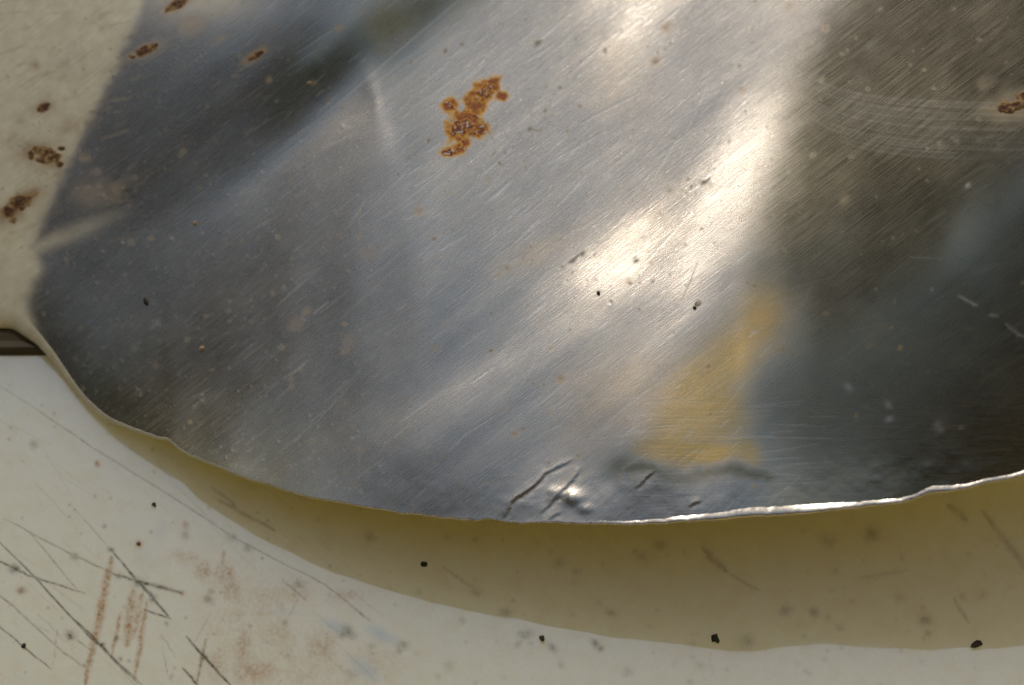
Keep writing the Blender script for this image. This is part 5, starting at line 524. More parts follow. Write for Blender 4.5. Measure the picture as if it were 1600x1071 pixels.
    [-1991,2,2,3,3,4,4,5,5,6,7,6,8,8,8,10,10,10,11,12,13,14,14,15,16,18,19,20,23,24,27,29,32,34,37,39,41,42,44,45,46,46,45,44,44,42,41,40,37,40,41,39,36,35,33,32,30,29,29,28,27,28,27,27,24,21,20,19,17,17,15,16,14,15,13,14,13,13,13,12,13,13,13,13,13,13,14,14,14,15,15,16,16,19,20,21,21,20,18,17,14,12,10,6,5,3,3,4,6,9,11,14,15,17,17,17,15,14,12,4,-2,-7,-9,-10,-7,-5,-3,-1,-2,-1,1,2,4,6,7,8,8,9,10,9,10,11,10,10,10,10,9,10,9,8,8,7,6,6,5,4,4,3,2,2,2,2,2,2,2,2,2,1,2,1,0,0,-1,-1,-2,-2,-3,-3,-3,-4,-3,-4,-3,-4,-3,-3,-4,-3,-3,-4,-3,-4,-4,-4,-4,-4,-4,-4],
    [-1990,1,2,3,3,4,4,5,6,6,6,7,7,8,9,9,10,11,11,12,13,13,15,15,17,17,19,21,23,24,27,29,32,34,37,39,41,43,44,45,46,46,45,44,44,43,40,40,37,41,40,39,37,35,33,31,31,29,29,29,28,27,28,27,25,21,20,18,18,17,15,16,14,15,13,14,13,13,13,13,12,13,14,13,13,14,14,14,15,15,16,17,17,19,21,21,21,20,18,17,14,12,9,7,5,3,4,4,6,8,11,13,15,16,17,16,15,13,11,3,-3,-8,-10,-8,-7,-5,-3,0,-2,0,1,2,3,4,6,7,8,8,9,10,9,10,10,10,10,10,10,9,9,8,8,7,7,5,5,4,3,3,3,2,2,1,2,2,2,2,2,1,2,1,0,0,-1,-1,-2,-2,-3,-3,-3,-4,-3,-4,-3,-4,-3,-4,-3,-3,-4,-3,-4,-4,-4,-4,-4,-4,-4,-3],
    [-1990,1,2,3,3,4,5,4,6,6,6,7,8,8,8,10,10,10,11,13,12,14,14,16,16,18,19,21,22,25,27,29,32,34,37,39,42,42,45,45,45,46,45,45,44,42,41,39,37,41,41,39,36,35,33,32,31,29,29,29,28,28,28,27,25,21,20,19,17,17,16,15,15,14,14,13,14,13,12,13,13,13,13,14,13,14,14,15,15,15,17,17,18,19,21,21,21,20,18,17,14,12,9,7,5,3,4,4,6,9,10,13,15,15,17,16,14,13,10,3,-4,-8,-10,-8,-7,-4,-3,0,-1,-1,1,2,3,4,5,6,8,8,8,10,9,10,10,10,10,10,10,9,9,8,8,7,6,6,5,4,3,3,2,2,2,1,2,2,2,2,2,1,2,1,0,0,-1,-1,-2,-2,-3,-3,-3,-4,-3,-4,-4,-3,-3,-4,-3,-3,-4,-3,-4,-4,-4,-4,-4,-4,-4,-3],
]
gx0, gy0, gs, gw, gh = -320, -320, 12, 198, 101
WG = np.cumsum(np.array(FORM, float), 1) / 10.0
# fine hammering and rolling marks along the brushing, a few hundredths of a millimetre
ca, sa = math.cos(R(-40)), math.sin(R(-40))
_mv, _mu = np.mgrid[-330:890:4, -330:2060:4].astype(float)
def rolled(cell_al, cell_ac, seed):
    n = value_noise((900, 900), 20, seed)
    al = (_mu * ca + _mv * sa) / cell_al * 20; ac = (-_mu * sa + _mv * ca) / cell_ac * 20
    return bilerp(n, (al - al.min()) % 880, (ac - ac.min()) % 880) - 0.5
MICRO = 0.6 * rolled(260, 40, 3) + 0.35 * rolled(130, 22, 4)
def w_at(u, v):
    u = np.asarray(u, float); v = np.asarray(v, float)
    quiet = np.clip(1.25 - np.maximum(u - 1050, 0) / 250, 0.25, 1)
    return cubic(WG, (u - gx0) / gs, (v - gy0) / gs) + quiet * cubic(MICRO, (u + 330) / 4, (v + 330) / 4)

# ---- masks on the sheet, in photograph pixels
RX0, RY0, RX1, RY1 = -250, -250, 1850, 860
def ras(): return Raster(RX0, RY0, RX1, RY1)
shp = (RY1 - RY0, RX1 - RX0)
yy, xx = np.mgrid[RY0:RY1, RX0:RX1].astype(float)
n_fine = fbm(shp, 14, 50); n_mid = fbm(shp, 40, 51); n_big = fbm(shp, 140, 52)
ripple = value_noise(shp, 30, 55, 5) - 0.5

# mirrored board painted pale at the upper left, ending in a ragged line
pale_refl = ras()
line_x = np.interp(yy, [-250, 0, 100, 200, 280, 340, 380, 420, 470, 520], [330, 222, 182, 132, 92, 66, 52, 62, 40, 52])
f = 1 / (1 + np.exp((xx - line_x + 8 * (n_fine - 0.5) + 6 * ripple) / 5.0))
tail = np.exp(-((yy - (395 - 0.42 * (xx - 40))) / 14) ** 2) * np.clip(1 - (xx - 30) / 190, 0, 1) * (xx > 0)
pale_refl.a = np.clip(np.maximum(f, 0.75 * tail) * (0.72 + 0.28 * n_mid), 0, 1)
pale_refl.a = np.maximum(pale_refl.a, 0.35 * np.exp(-((xx - 330) / 90) ** 2 - ((yy + 10) / 45) ** 2) * (0.5 + n_mid))

dark_refl = ras()  # dark mirrored surroundings painted into the steel's colour
dark_refl_x = np.interp(yy, [-300, 0, 110, 200, 300, 440, 500, 570, 640, 720, 900], [1345, 1335, 1262, 1238, 1215, 1170, 1215, 1185, 1165, 1190, 1200])
dark_refl_s = np.interp(yy, [200, 440, 560], [17, 20, 27])
dark_refl.a = np.clip(1 / (1 + np.exp(-(xx - dark_refl_x + 24 * (n_mid - 0.5)) / dark_refl_s)) * np.interp(yy, [-200, 0, 250, 500, 800], [0.42, 0.47, 0.68, 0.74, 0.72]) * (0.92 + 0.12 * n_big), 0, 1)
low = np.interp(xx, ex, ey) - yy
dark_refl.a = np.maximum(dark_refl.a, 0.78 * np.exp(-(np.maximum(low, 0) / 150) ** 2) * np.interp(xx, [60, 160, 420, 640], [0.4, 1, 0.8, 0]) * (0.75 + 0.5 * n_mid))
dark_refl.a = np.maximum(dark_refl.a, 0.75 * np.exp(-((yy - (40 - 0.62 * (xx - 610))) / 55) ** 2) * np.exp(-np.clip((460 - xx) / 60, 0, 9) ** 2) * (0.7 + 0.5 * n_mid))
gold_refl = ras(); peach_sheen = ras()  # warm reflection and highlight tones painted into the steel's colour
gold_refl.stroke([(1195, 503), (1150, 555), (1100, 605), (1060, 655), (1050, 690)], 105, 0.9, 1.3, taper=False)
gold_refl.stroke([(1010, 702), (1090, 706), (1170, 710)], 52, 1.0, 1.5, taper=False)
gold_refl.blob(1110, 645, 85, 70, R(-55), 0.95, 1.6)
gold_refl.blob(1195, 505, 42, 30, R(-40), 0.8)
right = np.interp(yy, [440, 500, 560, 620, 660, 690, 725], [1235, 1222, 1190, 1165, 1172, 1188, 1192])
gold_refl.a *= 1 / (1 + np.exp((xx - right + 26 * (n_fine - .5)) / np.interp(yy, [480, 600, 690], [24, 16, 8])))
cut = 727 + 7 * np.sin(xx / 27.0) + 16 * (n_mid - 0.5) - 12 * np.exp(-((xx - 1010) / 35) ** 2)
gold_refl.a *= 1 / (1 + np.exp((yy - cut) / 2.5))
gold_refl.a *= np.interp(xx, [930, 1000, 1060], [0.2, 0.6, 1.0]) * np.clip(0.72 + 0.5 * n_mid, 0, 1.0)
peach_sheen.blob(960, 620, 95, 60, R(-35), 0.8); peach_sheen.blob(840, 395, 75, 22, R(-25), 0.6); peach_sheen.blob(960, 120, 50, 60, 0, 0.35); peach_sheen.blob(1010, 350, 120, 60, R(-40), 0.25)
peach_sheen.blob(1080, 745, 60, 18, 0, 0.5)
peach_sheen.a *= 0.6 + n_mid
dark_refl.a = np.maximum(dark_refl.a, 0.9 * np.exp(-((yy - cut - 13) / 11) ** 2) * np.clip((xx - 955) / 25, 0, 1) * np.clip((1240 - xx) / 40, 0, 1))
dark_refl.a = np.maximum(dark_refl.a, 0.55 * np.exp(-((yy - 691 - 4 * np.sin(xx / 40)) / 3.2) ** 2) * np.clip((xx - 985) / 30, 0, 1) * np.clip((1300 - xx) / 80, 0, 1) * (n_fine + .3))
dark_refl.a = np.maximum(dark_refl.a, 0.8 * np.exp(-((xx - 968) / 26) ** 2 - ((yy - 728) / 20) ** 2))

stain = ras(); dirt = ras(); scuff = ras(); relief = np.zeros(shp)
scr = ras()
def scratch(x, y, ln, ang, wd, amp, curve=0.0):
    c, s_ = math.cos(ang), math.sin(ang)
    pp = []
    for t in (-.5, -.17, .17, .5):
        b = curve * (t * t - .08) * ln
        pp.append((x + c * t * ln - s_ * b, y + s_ * t * ln + c * b))
    scr.stroke(pp, wd, amp)
# brushing scratches: many short pale lines following the sheet
for _ in range(2200):
    x = rng.uniform(20, 1250); y = rng.uniform(-30, 810)
    if y > edge_y(x) - 12 or x > 1190 + rng.normal(0, 30): continue
    a = R(-39 + rng.normal(0, 5) + (x - 700) * -0.006)
    scratch(x, y, rng.gamma(2.0, 12) + 5, a, rng.uniform(0.9, 1.6), 0.06 + 0.75 * rng.random() ** 3.4 * (0.4 if x < 300 else 1), rng.normal(0, 0.02))
for _ in range(60):
    x = rng.uniform(1150, 1640); y = rng.uniform(0, 760)
    if y > edge_y(x) - 20: continue
    scratch(x, y, rng.gamma(2, 16) + 8, R(rng.normal(-25, 22)), 1.2, rng.uniform(0.05, 0.25), rng.normal(0, 0.05))
for _ in range(70):
    scratch(rng.uniform(930, 1250), rng.uniform(620, 790), rng.uniform(30, 120), R(rng.normal(-3, 3)), 1.3, rng.uniform(0.1, 0.35))
# the ones that can be told apart
for (xa, ya, xb, yb, wd, am) in [(432, 480, 482, 434, 2.0, .8), (490, 490, 515, 470, 2.6, .9), (445, 590, 485, 560, 2.2, .8), (545, 355, 572, 312, 2.0, .8), (560, 345, 640, 262, 1.5, .6),
        (757, 318, 800, 280, 2.2, .9), (850, 258, 945, 205, 1.8, .7), (905, 195, 1000, 145, 1.8, .7), (752, 275, 800, 230, 1.8, .8), (845, 60, 905, 10, 1.6, .7), (640, 170, 720, 115, 1.6, .5),
        (850, 90, 910, 42, 1.6, .6), (1020, 280, 1062, 210, 1.8, .8), (735, 600, 772, 572, 2.4, .8), (1000, 420, 1090, 320, 1.8, .6), (830, 690, 880, 660, 1.6, .6), (625, 660, 700, 605, 3, .5),
        (530, 160, 716, 0, 2.6, .55), (560, 150, 700, 40, 1.4, .5), (430, 240, 540, 152, 1.6, .4), (600, 130, 700, 60, 1.6, .4), (600, 340, 690, 270, 1.3, .6), (530, 500, 640, 400, 1.4, .45), (1070, 210, 1110, 120, 1.4, .4)]:
    scr.stroke([(xa, ya), ((xa + xb) / 2 + rng.normal(0, 1), (ya + yb) / 2 + rng.normal(0, 1)), (xb, yb)], wd, am)
# curved sanding marks at the right
for i in range(46):
    t = (i + rng.uniform(-.4, .4)) / 45
    y0 = 92 + 92 * t; y1 = 158 + 92 * t + rng.normal(0, 1.5)
    s0 = rng.uniform(0, 0.25); e0 = rng.uniform(0.55, 1.05)
    pp = []
    for q in np.linspace(s0, e0, 9):
        x = 1225 + 25 * t + q * 395
        drop = (1 - math.exp(-q * 5.2)) / (1 - math.exp(-5.2))
        pp.append((x, y0 + (y1 - y0) * drop + 2 * q))
    scuff.stroke(pp, rng.uniform(1.2, 3.2), rng.uniform(0.10, 0.38), 1.0)
for i in range(22):
    x = 1225 + rng.uniform(-8, 30); y = 20 + rng.uniform(-15, 45)
    ln = rng.uniform(60, 150); a = R(-34 + rng.normal(0, 4))
    scuff.stroke([(x, y), (x + ln * .5 * math.cos(a), y + ln * .5 * math.sin(a) - 2), (x + ln * math.cos(a), y + ln * math.sin(a) + 2)], rng.uniform(1.5, 3.5), rng.uniform(.08, .28))
# pale scuffs and dried drops
for (x, y, r, am) in [(1388, 633, 7, .45), (1390, 655, 7, .6), (1325, 605, 8, .4), (1512, 290, 5, .8), (1375, 15, 5, .6), (1362, 72, 12, .25), (1345, 120, 14, .2), (1465, 665, 8, .35), (1470, 672, 6, .4),
        (1502, 668, 5, .35), (245, 505, 7, .5), (238, 512, 5, .4), (250, 509, 4, .4), (210, 545, 8, .25), (180, 570, 7, .2), (1495, 221, 7, .6), (1488, 216, 4, .5), (1530, 220, 8, .25), (1400, 300, 5, .15), (1490, 15, 5, .4), (1456, 453, 3, .5), (1178, 520, 4, .5)]:
    scuff.blob(x, y, r, r * .7, rng.uniform(0, 3), am)
scuff.stroke([(1497, 462), (1520, 475), (1528, 478)], 5, .55); scuff.stroke([(1545, 492), (1560, 494)], 5, .5); scuff.stroke([(1570, 505), (1590, 522), (1602, 528)], 6, .5)
scuff.stroke([(1420, 402), (1470, 404)], 1.5, .4); scuff.stroke([(1540, 215), (1565, 210)], 3, .4); scuff.stroke([(1120, 435), (1130, 420)], 2, .3)
scuff.a = np.clip(scuff.a * (0.55 + 0.9 * n_fine), 0, 1)
# rust stains, brown spots
for (x, y, r, am) in [(462, 507, 12, .5), (478, 488, 8, .45), (545, 533, 10, .3), (540, 548, 8, .25), (653, 330, 8, .6), (648, 335, 5, .5), (1042, 42, 13, .5), (1025, 96, 8, .55), (575, 395, 9, .3),
        (877, 592, 7, .5), (860, 545, 4, .5), (782, 609, 5, .3), (840, 590, 4, .4), (786, 640, 7, .2), (805, 678, 6, .5), (560, 368, 4, .6), (983, 440, 7, .4), (845, 505, 5, .5), (1186, 500, 20, .2), (1320, 312, 8, .25),
        (1232, 12, 9, .5), (1158, 143, 8, .35), (1290, 45, 5, .5), (1285, 125, 5, .4), (1000, 440, 6, .3), (695, 505, 6, .25), (680, 545, 8, .2), (1407, 543, 4, .6), (1358, 540, 6, .25), (1270, 242, 5, .3),
        (488, 130, 5, .5), (530, 45, 6, .4), (345, 60, 6, .3), (780, 430, 5, .2), (150, 270, 9, .45), (30, 190, 5, .4), (55, 102, 8, .55), (110, 97, 14, .35), (70, 165, 14, .4), (20, 212, 9, .3), (105, 200, 18, .4), (160, 45, 6, .3), (300, 40, 22, .35), (145, 300, 30, .3), (170, 305, 25, .3), (1540, 130, 14, .25), (130, 245, 8, .5), (137, 248, 5, .6),
        (90, 275, 10, .3), (285, 238, 6, .4), (210, 278, 5, .4), (420, 125, 5, .5), (100, 100, 10, .3)]:
    stain.blob(x, y, r, r * rng.uniform(.55, .9), rng.uniform(-.9, -.2), am)
for (x, y, a, b, g, am) in [(38, 312, 34, 13, -28, .8), (14, 332, 28, 18, -20, .8), (60, 240, 40, 20, 10, .6), (70, 252, 24, 10, 20, .7), (278, 6, 26, 9, -32, .8), (226, 79, 30, 10, -25, .65), (398, 87, 20, 7, -32, .7), (68, 168, 17, 10, -20, .7), (1590, 165, 46, 20, -10, .55), (345, 60, 14, 5, -30, .3), (130, 195, 22, 10, -20, .4), (170, 300, 40, 12, -25, .3)]:
    stain.blob(x, y, a, b, R(g), am, 1.0)
for _ in range(60):
    x = rng.uniform(0, 1550); y = rng.uniform(0, 760)
    if y > edge_y(x) - 15: continue
    stain.blob(x, y, rng.uniform(1.5, 4), rng.uniform(1.5, 3), 0, rng.uniform(.2, .6))
for _ in range(60):                                        # rust fanned along the brushing on the pale part
    x = rng.uniform(-20, 200); y = rng.uniform(0, 380)
    stain.stroke([(x, y), (x + rng.uniform(14, 55), y - rng.uniform(4, 18))], rng.uniform(2, 7), rng.uniform(.06, .22))
stain.a = np.clip(stain.a * (1.9 * n_fine + 0.9 * (n_mid - 0.5)) * 1.05, 0, 1)
# halo of thin orange round the main rust
halo = ras()
RUST_SHAPES = [(730, 185, 34, 20, -30), (715, 202, 25, 23, 0), (701, 166, 15, 13, 0), (758, 143, 28, 19, -25), (745, 162, 24, 19, -40), (745, 203, 24, 17, 0), (722, 228, 20, 11, -30), (702, 238, 19, 7, -5), (784, 150, 13, 8, 20), (768, 132, 18, 10, -20)]
for (x, y, a, b, g) in RUST_SHAPES: halo.blob(x, y, a * 1.12, b * 1.12, R(g), 1.0, 1.3)
n_tiny = 0.5 * fbm(shp, 9, 61, 3) + 0.5 * fbm(shp, 20, 62, 3)
halo.a = np.clip((halo.a - 0.36 + 1.6 * (n_tiny - 0.5) * (halo.a > 0.03)) * 1.5, 0, 1)
# dark dust and bits
for _ in range(900):
    x = rng.uniform(0, 1620); y = rng.uniform(-10, 800)
    if y > edge_y(x) - 6: continue
    if x > 1250 and rng.random() < .7: continue
    r = rng.gamma(2, .55) + .6
    dirt.blob(x, y, r, r * rng.uniform(.5, 1), rng.uniform(0, 3), rng.uniform(.25, .8))
for (cx, cy, sx, sy, n) in [(930, 395, 70, 40, 16), (1090, 300, 30, 25, 14), (800, 170, 60, 40, 30), (1060, 50, 60, 60, 25), (560, 400, 100, 80, 40), (740, 220, 50, 40, 40), (870, 140, 30, 25, 18), (1010, 400, 50, 30, 10)]:
    for _ in range(n):
        r = rng.gamma(2, .6) + .7
        dirt.blob(cx + rng.normal(0, sx), cy + rng.normal(0, sy), r, r * .7, rng.uniform(0, 3), rng.uniform(.3, .8))
for (x, y, r) in [(722, 70, 4), (696, 80, 5), (642, 98, 3), (840, 67, 6), (895, 408, 6), (935, 458, 4), (1100, 285, 6), (1080, 292, 3), (994, 408, 5), (1075, 280, 3), (910, 397, 6), (985, 443, 3), (945, 78, 4), (852, 173, 4), (828, 202, 5), (767, 548, 4), (1247, 115, 3), (670, 220, 4), (1020, 440, 3), (1208, 600, 3), (1107, 573, 4), (1110, 648, 3), (1053, 520, 2), (1330, 245, 3)]:
    dirt.blob(x, y, r, r * .6, rng.uniform(-1.2, 0), .85)
for (xa, ya, xb, yb, wd) in [(835, 75, 848, 62, 3), (888, 412, 905, 398, 5), (1095, 290, 1110, 278, 4), (730, 215, 745, 200, 3), (1065, 470, 1090, 410, 1.5), (775, 235, 768, 245, 2.5), (850, 205, 832, 203, 2)]:
    dirt.stroke([(xa, ya), ((xa + xb) / 2 + 1, (ya + yb) / 2), (xb, yb)], wd, .8)
for (x, y) in [(938, 128), (905, 260)]:                    # fine curled hairs
    a0 = rng.uniform(0, 6)
    dirt.stroke([(x + 14 * math.cos(a0 + t) , y + 9 * math.sin(a0 + t * .9)) for t in np.linspace(0, 2.6, 9)], 1.2, .45, taper=False)
# pale dust in the shaded part
dust = ras()
for _ in range(7000):
    x = abs(rng.normal(0, 1)) * 300 + 60; y = rng.uniform(60, 790)
    if x > 1600 or y > edge_y(x) - 6: continue
    r = rng.gamma(1.6, .40) + .55
    dust.blob(x, y, r * .8, r * rng.uniform(.4, .8), rng.uniform(0, 3), .08 + .9 * rng.random() ** 3.0)
scuff.a = np.maximum(scuff.a, dust.a * .8)
scuff.a = np.maximum(scuff.a, scr.a * .9)
# relief: grooves, pits, folded nicks near the edge
relief -= 0.3 * scr.a
relief -= 0.12 * np.clip(stain.a, 0, 1)
relief += 0.3 * dust.a
def fold(ptsl, height, wide):
    """a folded lip: steep on the lower right side, easy on the upper left"""
    global relief
    for k in range(len(ptsl) - 1):
        (xa, ya), (xb, yb) = ptsl[k], ptsl[k + 1]
        dx, dy = xb - xa, yb - ya; Ln = math.hypot(dx, dy)
        t = ((xx - xa) * dx + (yy - ya) * dy) / Ln / Ln
        d = ((xx - xa) * (-dy) + (yy - ya) * dx) / Ln          # > 0 towards lower right for lines drawn up-right
        d = d + 1.6 * (n_fine - .5) * 4
        prof = np.where(d < 0, np.exp(d / wide), np.exp(-(d / 2.0) ** 2) - 0.45 * np.exp(-((d - 5) / 4.0) ** 2) * 1)
        gate = 1 / (1 + np.exp(-(t + .02) * Ln / 2.0)) / (1 + np.exp((t - 1.02) * Ln / 2.0))
        relief = relief + height * prof * gate
fold([(789, 806), (799, 786), (808, 776)], 1.17, 5)
fold([(808, 778), (830, 762), (852, 738)], 1.08, 7)
fold([(852, 740), (872, 727), (891, 720)], 0.58, 5)
fold([(858, 785), (880, 763), (905, 735)], 0.85, 7)
fold([(846, 800), (866, 782), (880, 771)], 0.68, 5)
fold([(853, 815), (876, 800)], 0.54, 4)
fold([(995, 762), (1012, 745), (1020, 738)], .8, 4)
fold([(1078, 790), (1092, 780)], .8, 4)
for (x, y, a, b, h_) in [(898, 778, 18, 12, 3), (914, 795, 12, 8, 1.6), (866, 768, 10, 8, 1.5)]:
    relief += h_ * np.exp(-((xx - x) / a) ** 2 - ((yy - y) / b) ** 2)
relief += np.interp(xx, [600, 760, 820, 1000], [0.7, 0.9, 2.0, 1.6]) * (n_mid - .5) * np.exp(-((yy - np.interp(xx, ex, ey) + 40) / 40) ** 2) * (xx > 560)
RELIEF = Raster(RX0, RY0, RX1, RY1); RELIEF.a = relief
grain = ras(); grain.a = np.clip((yy - 560) / 120, 0, 1) * np.clip((xx - 960) / 80, 0, 1)

# ---- body sheet
def rim_width(u):
    return np.interp(u, [-320, 0, 40, 75, 110, 170, 250, 400, 600, 800, 860, 1000, 1100, 1180, 1260, 1340, 1430, 1460, 1520, 1600, 2050],
                     [40, 34, 29, 20, 14, 7, 5, 3.2, 2.6, 3.2, 4.5, 7, 11, 15, 15, 10, 8, 12, 8, 8, 8])
def rim_lift(u):      # rolled-up lip on the right
    return np.interp(u, [-320, 700, 850, 1000, 1100, 1300, 1600, 2050], [0, 0, .22, .40, .46, .44, .42, .4])
def edge_rough(u):
    a = value_noise((3, 2600), 9, 91)[1]; b = value_noise((3, 2600), 3.2, 92)[1]; c = value_noise((3, 2600), 34, 93)[1]
    i = np.clip(u + 330, 0, 2598)
    g = np.interp(i, np.arange(2600), 1.5 * (a - .5) + .9 * (b - .5) + 3.0 * (c - .5))
    return g * np.interp(u, [0, 180, 300], [0.15, 0.5, 1])
blade = None
cols = np.concatenate([np.linspace(-320, -60, 30, endpoint=False), np.arange(-60, 1660, 1.7), np.linspace(1660, 2030, 35)])
tt = np.concatenate([np.linspace(0, 0.18, 40, endpoint=False), np.linspace(0.18, 1, 590)])
tx_, ty_ = np.meshgrid(cols, tt)
Ein = edge_y(cols) + edge_rough(cols) - rim_width(cols)
UU = tx_; VV = -320 + (Ein[None, :] + 320) * ty_
WW = w_at(UU, VV) + RELIEF.at(UU, VV)
nr, nc = UU.shape
Pm = place(UU.ravel(), VV.ravel(), WW.ravel())
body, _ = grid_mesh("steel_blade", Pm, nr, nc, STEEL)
tag(body, "scratched curved steel blade with rust spots, propped over the white painted board", "blade")
def dress(o, u, v, sel=None):
    u = u.ravel(); v = v.ravel()
    if sel is not None: u = u[sel]; v = v[sel]
    set_uv(o, u, v)
    for nm, r in (("pale_refl", pale_refl), ("dark_reflection", dark_refl), ("gold_refl", gold_refl), ("peach_sheen", peach_sheen), ("stain", stain), ("dirt", dirt), ("scuff", scuff), ("grain", grain), ("fringe", halo)):
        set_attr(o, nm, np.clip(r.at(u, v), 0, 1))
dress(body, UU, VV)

# ---- rounded rim and the underside of the sheet
THICK = 11.0
def edge_frame(u):
    e = edge_y(u) + edge_rough(u)
    du = 1.0; s_ = (edge_y(u + 6) - edge_y(u - 6)) / 12
    return e, s_
prof_n = 14
rows_u, rows_v, rows_w = [], [], []
e_, s_ = edge_frame(cols)
rw = rim_width(cols); lf = rim_lift(cols)
win = w_at(cols, Ein) + RELIEF.at(cols, Ein)
sl = (w_at(cols, Ein) - w_at(cols, Ein - 6)) / 6            # slope of the sheet running into the rim
lump = np.interp(cols, np.arange(-330, 2270), (value_noise((3, 2600), 40, 96)[1] - .5) * 0.8)
for k in range(prof_n + 1):
    a = k / prof_n * math.pi * 0.5
    q = math.sin(a)
    drop = (1 - math.cos(a))
    rise = lf * (1 + lump) * rw * (q - .35 * q * q) * 1.0
    rows_u.append(cols); rows_v.append(Ein + (e_ - Ein) * q)
    rows_w.append(win + np.where(lf > 0.05, 0.4 * sl, sl) * (e_ - Ein) * q + rise - np.minimum(THICK * .9, np.where(lf > 0.05, 5 + 0 * rw, 0.85 * rw + 2)) * drop ** np.where(lf > 0.05, 2.2, 1.0))
# tuck under
rows_u.append(cols); rows_v.append(e_ - 1.0); rows_w.append(rows_w[-1] - THICK * .5)
rows_u.append(cols); rows_v.append(Ein - 8); rows_w.append(win - THICK)
RU, RV, RW = map(np.array, (rows_u, rows_v, rows_w))
rim, _ = grid_mesh("rounded_rim", place(RU.ravel(), RV.ravel(), RW.ravel()), RU.shape[0], RU.shape[1], STEEL, body)
dress(rim, RU, RV)
pale_refl_rim = np.clip(np.interp(RU.ravel(), [-320, 100, 250, 450, 620], [.85, .75, .6, .35, 0]), 0, 1)  # board's reflection in the rounded edge, painted pale towards the left
rim.data.attributes["pale_refl"].data.foreach_set("value", pale_refl_rim.astype(np.float32))
for nm in ("dark_reflection", "gold_refl"):
    rim.data.attributes[nm].data.foreach_set("value", np.zeros(RU.size, np.float32))
tag(rim, "rounded outer rim of the blade, pale at the left, polished silver at the right")
cu = np.linspace(-320, 2030, 90); tv = np.linspace(0, 1, 40)
CU, TV = np.meshgrid(cu, tv)
EI = edge_y(cu) - rim_width(cu) - 8 + edge_rough(cu)
CV = -320 + (EI[None] + 320) * TV
CW = w_at(CU, CV) - THICK
under, _ = grid_mesh("underside", place(CU.ravel(), CV.ravel(), CW.ravel()), CV.shape[0], CV.shape[1], WARM_BOUNCE, body, flip=True)
tag(under, "underside of the blade, tinted warm to bounce light into the shadow")

# ---- rust crusts: raised parts of the sheet
def crust(name, label, mat, shapes, thr=0.42, lift=2.2, pale=0.0, seed=0, pad=14, step=1.3, rag=0.75):
    x0 = min(s[0] - max(s[2], s[3]) for s in shapes) - pad; x1 = max(s[0] + max(s[2], s[3]) for s in shapes) + pad
    y0 = min(s[1] - max(s[2], s[3]) for s in shapes) - pad; y1 = max(s[1] + max(s[2], s[3]) for s in shapes) + pad
    r = Raster(int(x0), int(y0), int(x1) + 1, int(y1) + 1)
    for (x, y, a, b, g) in shapes: r.blob(x, y, a, b, R(g), 1.0, 1.5)
    nz = 0.5 * fbm(r.a.shape, 16, 200 + seed, 3) + 0.5 * fbm(r.a.shape, 6, 250 + seed, 2); nf = value_noise(r.a.shape, 3.0, 300 + seed)
    m = r.a + rag * (nz - 0.52) * (0.3 + r.a)
    r.a = m
    u, v = np.meshgrid(np.arange(x0 + 1, x1, step), np.arange(y0 + 1, y1, step))
    mm = r.at(u, v)
    rn = Raster(int(x0), int(y0), int(x1) + 1, int(y1) + 1); rn.a = nf
    hgt = np.clip((mm - thr) * 5, -1.2, 1) * lift * (0.5 + 0.9 * rn.at(u, v))
    ok = mm > thr
    o, used = grid_mesh(name, place(u.ravel(), v.ravel(), (w_at(u, v) + np.minimum(RELIEF.at(u, v), 1) + hgt).ravel()), u.shape[0], u.shape[1], mat, body, mask=ok)
    uu, vv = u.ravel()[used], v.ravel()[used]
    set_uv(o, uu, vv); set_attr(o, "amount", np.clip((mm.ravel()[used] - thr) / (1 - thr), 0, 1)); set_attr(o, "paleness", np.full(len(uu), pale))
    if label: tag(o, label)
    return o
crust("rust_patch", "bright orange and brown flaking rust patch on the middle of the blade", RUST_ORANGE,
      RUST_SHAPES[:8], pale=.95, seed=1, lift=.7, thr=.80, rag=1.9)
crust("rust_patch", "dark brown rust lump at the right side of the blade", RUST_BROWN,
      [(1570, 167, 12, 9, 0), (1590, 164, 16, 8, -15), (1600, 150, 14, 8, -10), (1622, 168, 20, 12, 0), (1578, 172, 8, 6, 0)], thr=.40, lift=2.2, seed=2, rag=1.0)
crust("rust_patch", "brown rust smear low on the pale left part of the blade", RUST_BROWN,
      [(38, 312, 24, 8, -28), (15, 330, 20, 13, -30), (20, 345, 9, 7, 0), (52, 306, 8, 5, -20), (30, 318, 30, 15, -30)], lift=.6, seed=3, thr=.55, rag=1.5)
crust("rust_patch", "ring shaped tan rust mark beside a dark brown spot", RUST_BROWN,
      [(60, 232, 16, 6, -10), (48, 242, 8, 9, 0), (82, 240, 12, 6, 40), (92, 256, 8, 6, 0), (95, 232, 8, 5, 0), (66, 252, 14, 5, 15), (75, 243, 26, 15, 10)], thr=.62, lift=.5, seed=4, rag=1.6)
crust("rust_patch", "brown rust streak at the top edge of the picture", RUST_BROWN, [(278, 6, 16, 5, -32), (264, 14, 9, 4, -30), (290, -2, 9, 5, -30), (276, 7, 24, 9, -32)], lift=.6, seed=5, thr=.55, rag=1.4)
crust("rust_patch", None, RUST_BROWN, [(225, 78, 20, 5, -25), (207, 88, 9, 5, 10), (243, 71, 7, 4, -20), (226, 79, 28, 9, -25)], lift=.5, seed=6, thr=.62, rag=1.5)
crust("rust_patch", None, RUST_BROWN, [(402, 86, 10, 5, -30), (411, 81, 6, 4, -20), (398, 88, 18, 6, -32)], lift=.6, seed=7, thr=.5, rag=1.3)
crust("rust_patch", None, RUST_BROWN, [(68, 168, 10, 6, -20), (75, 164, 5, 4, 0), (68, 168, 15, 9, -20)], lift=.5, seed=8, thr=.55, rag=1.4)
crust("rust_patch", None, RUST_BROWN, [(93, 257, 6, 5, 0)], lift=1.5, seed=9, thr=.3)

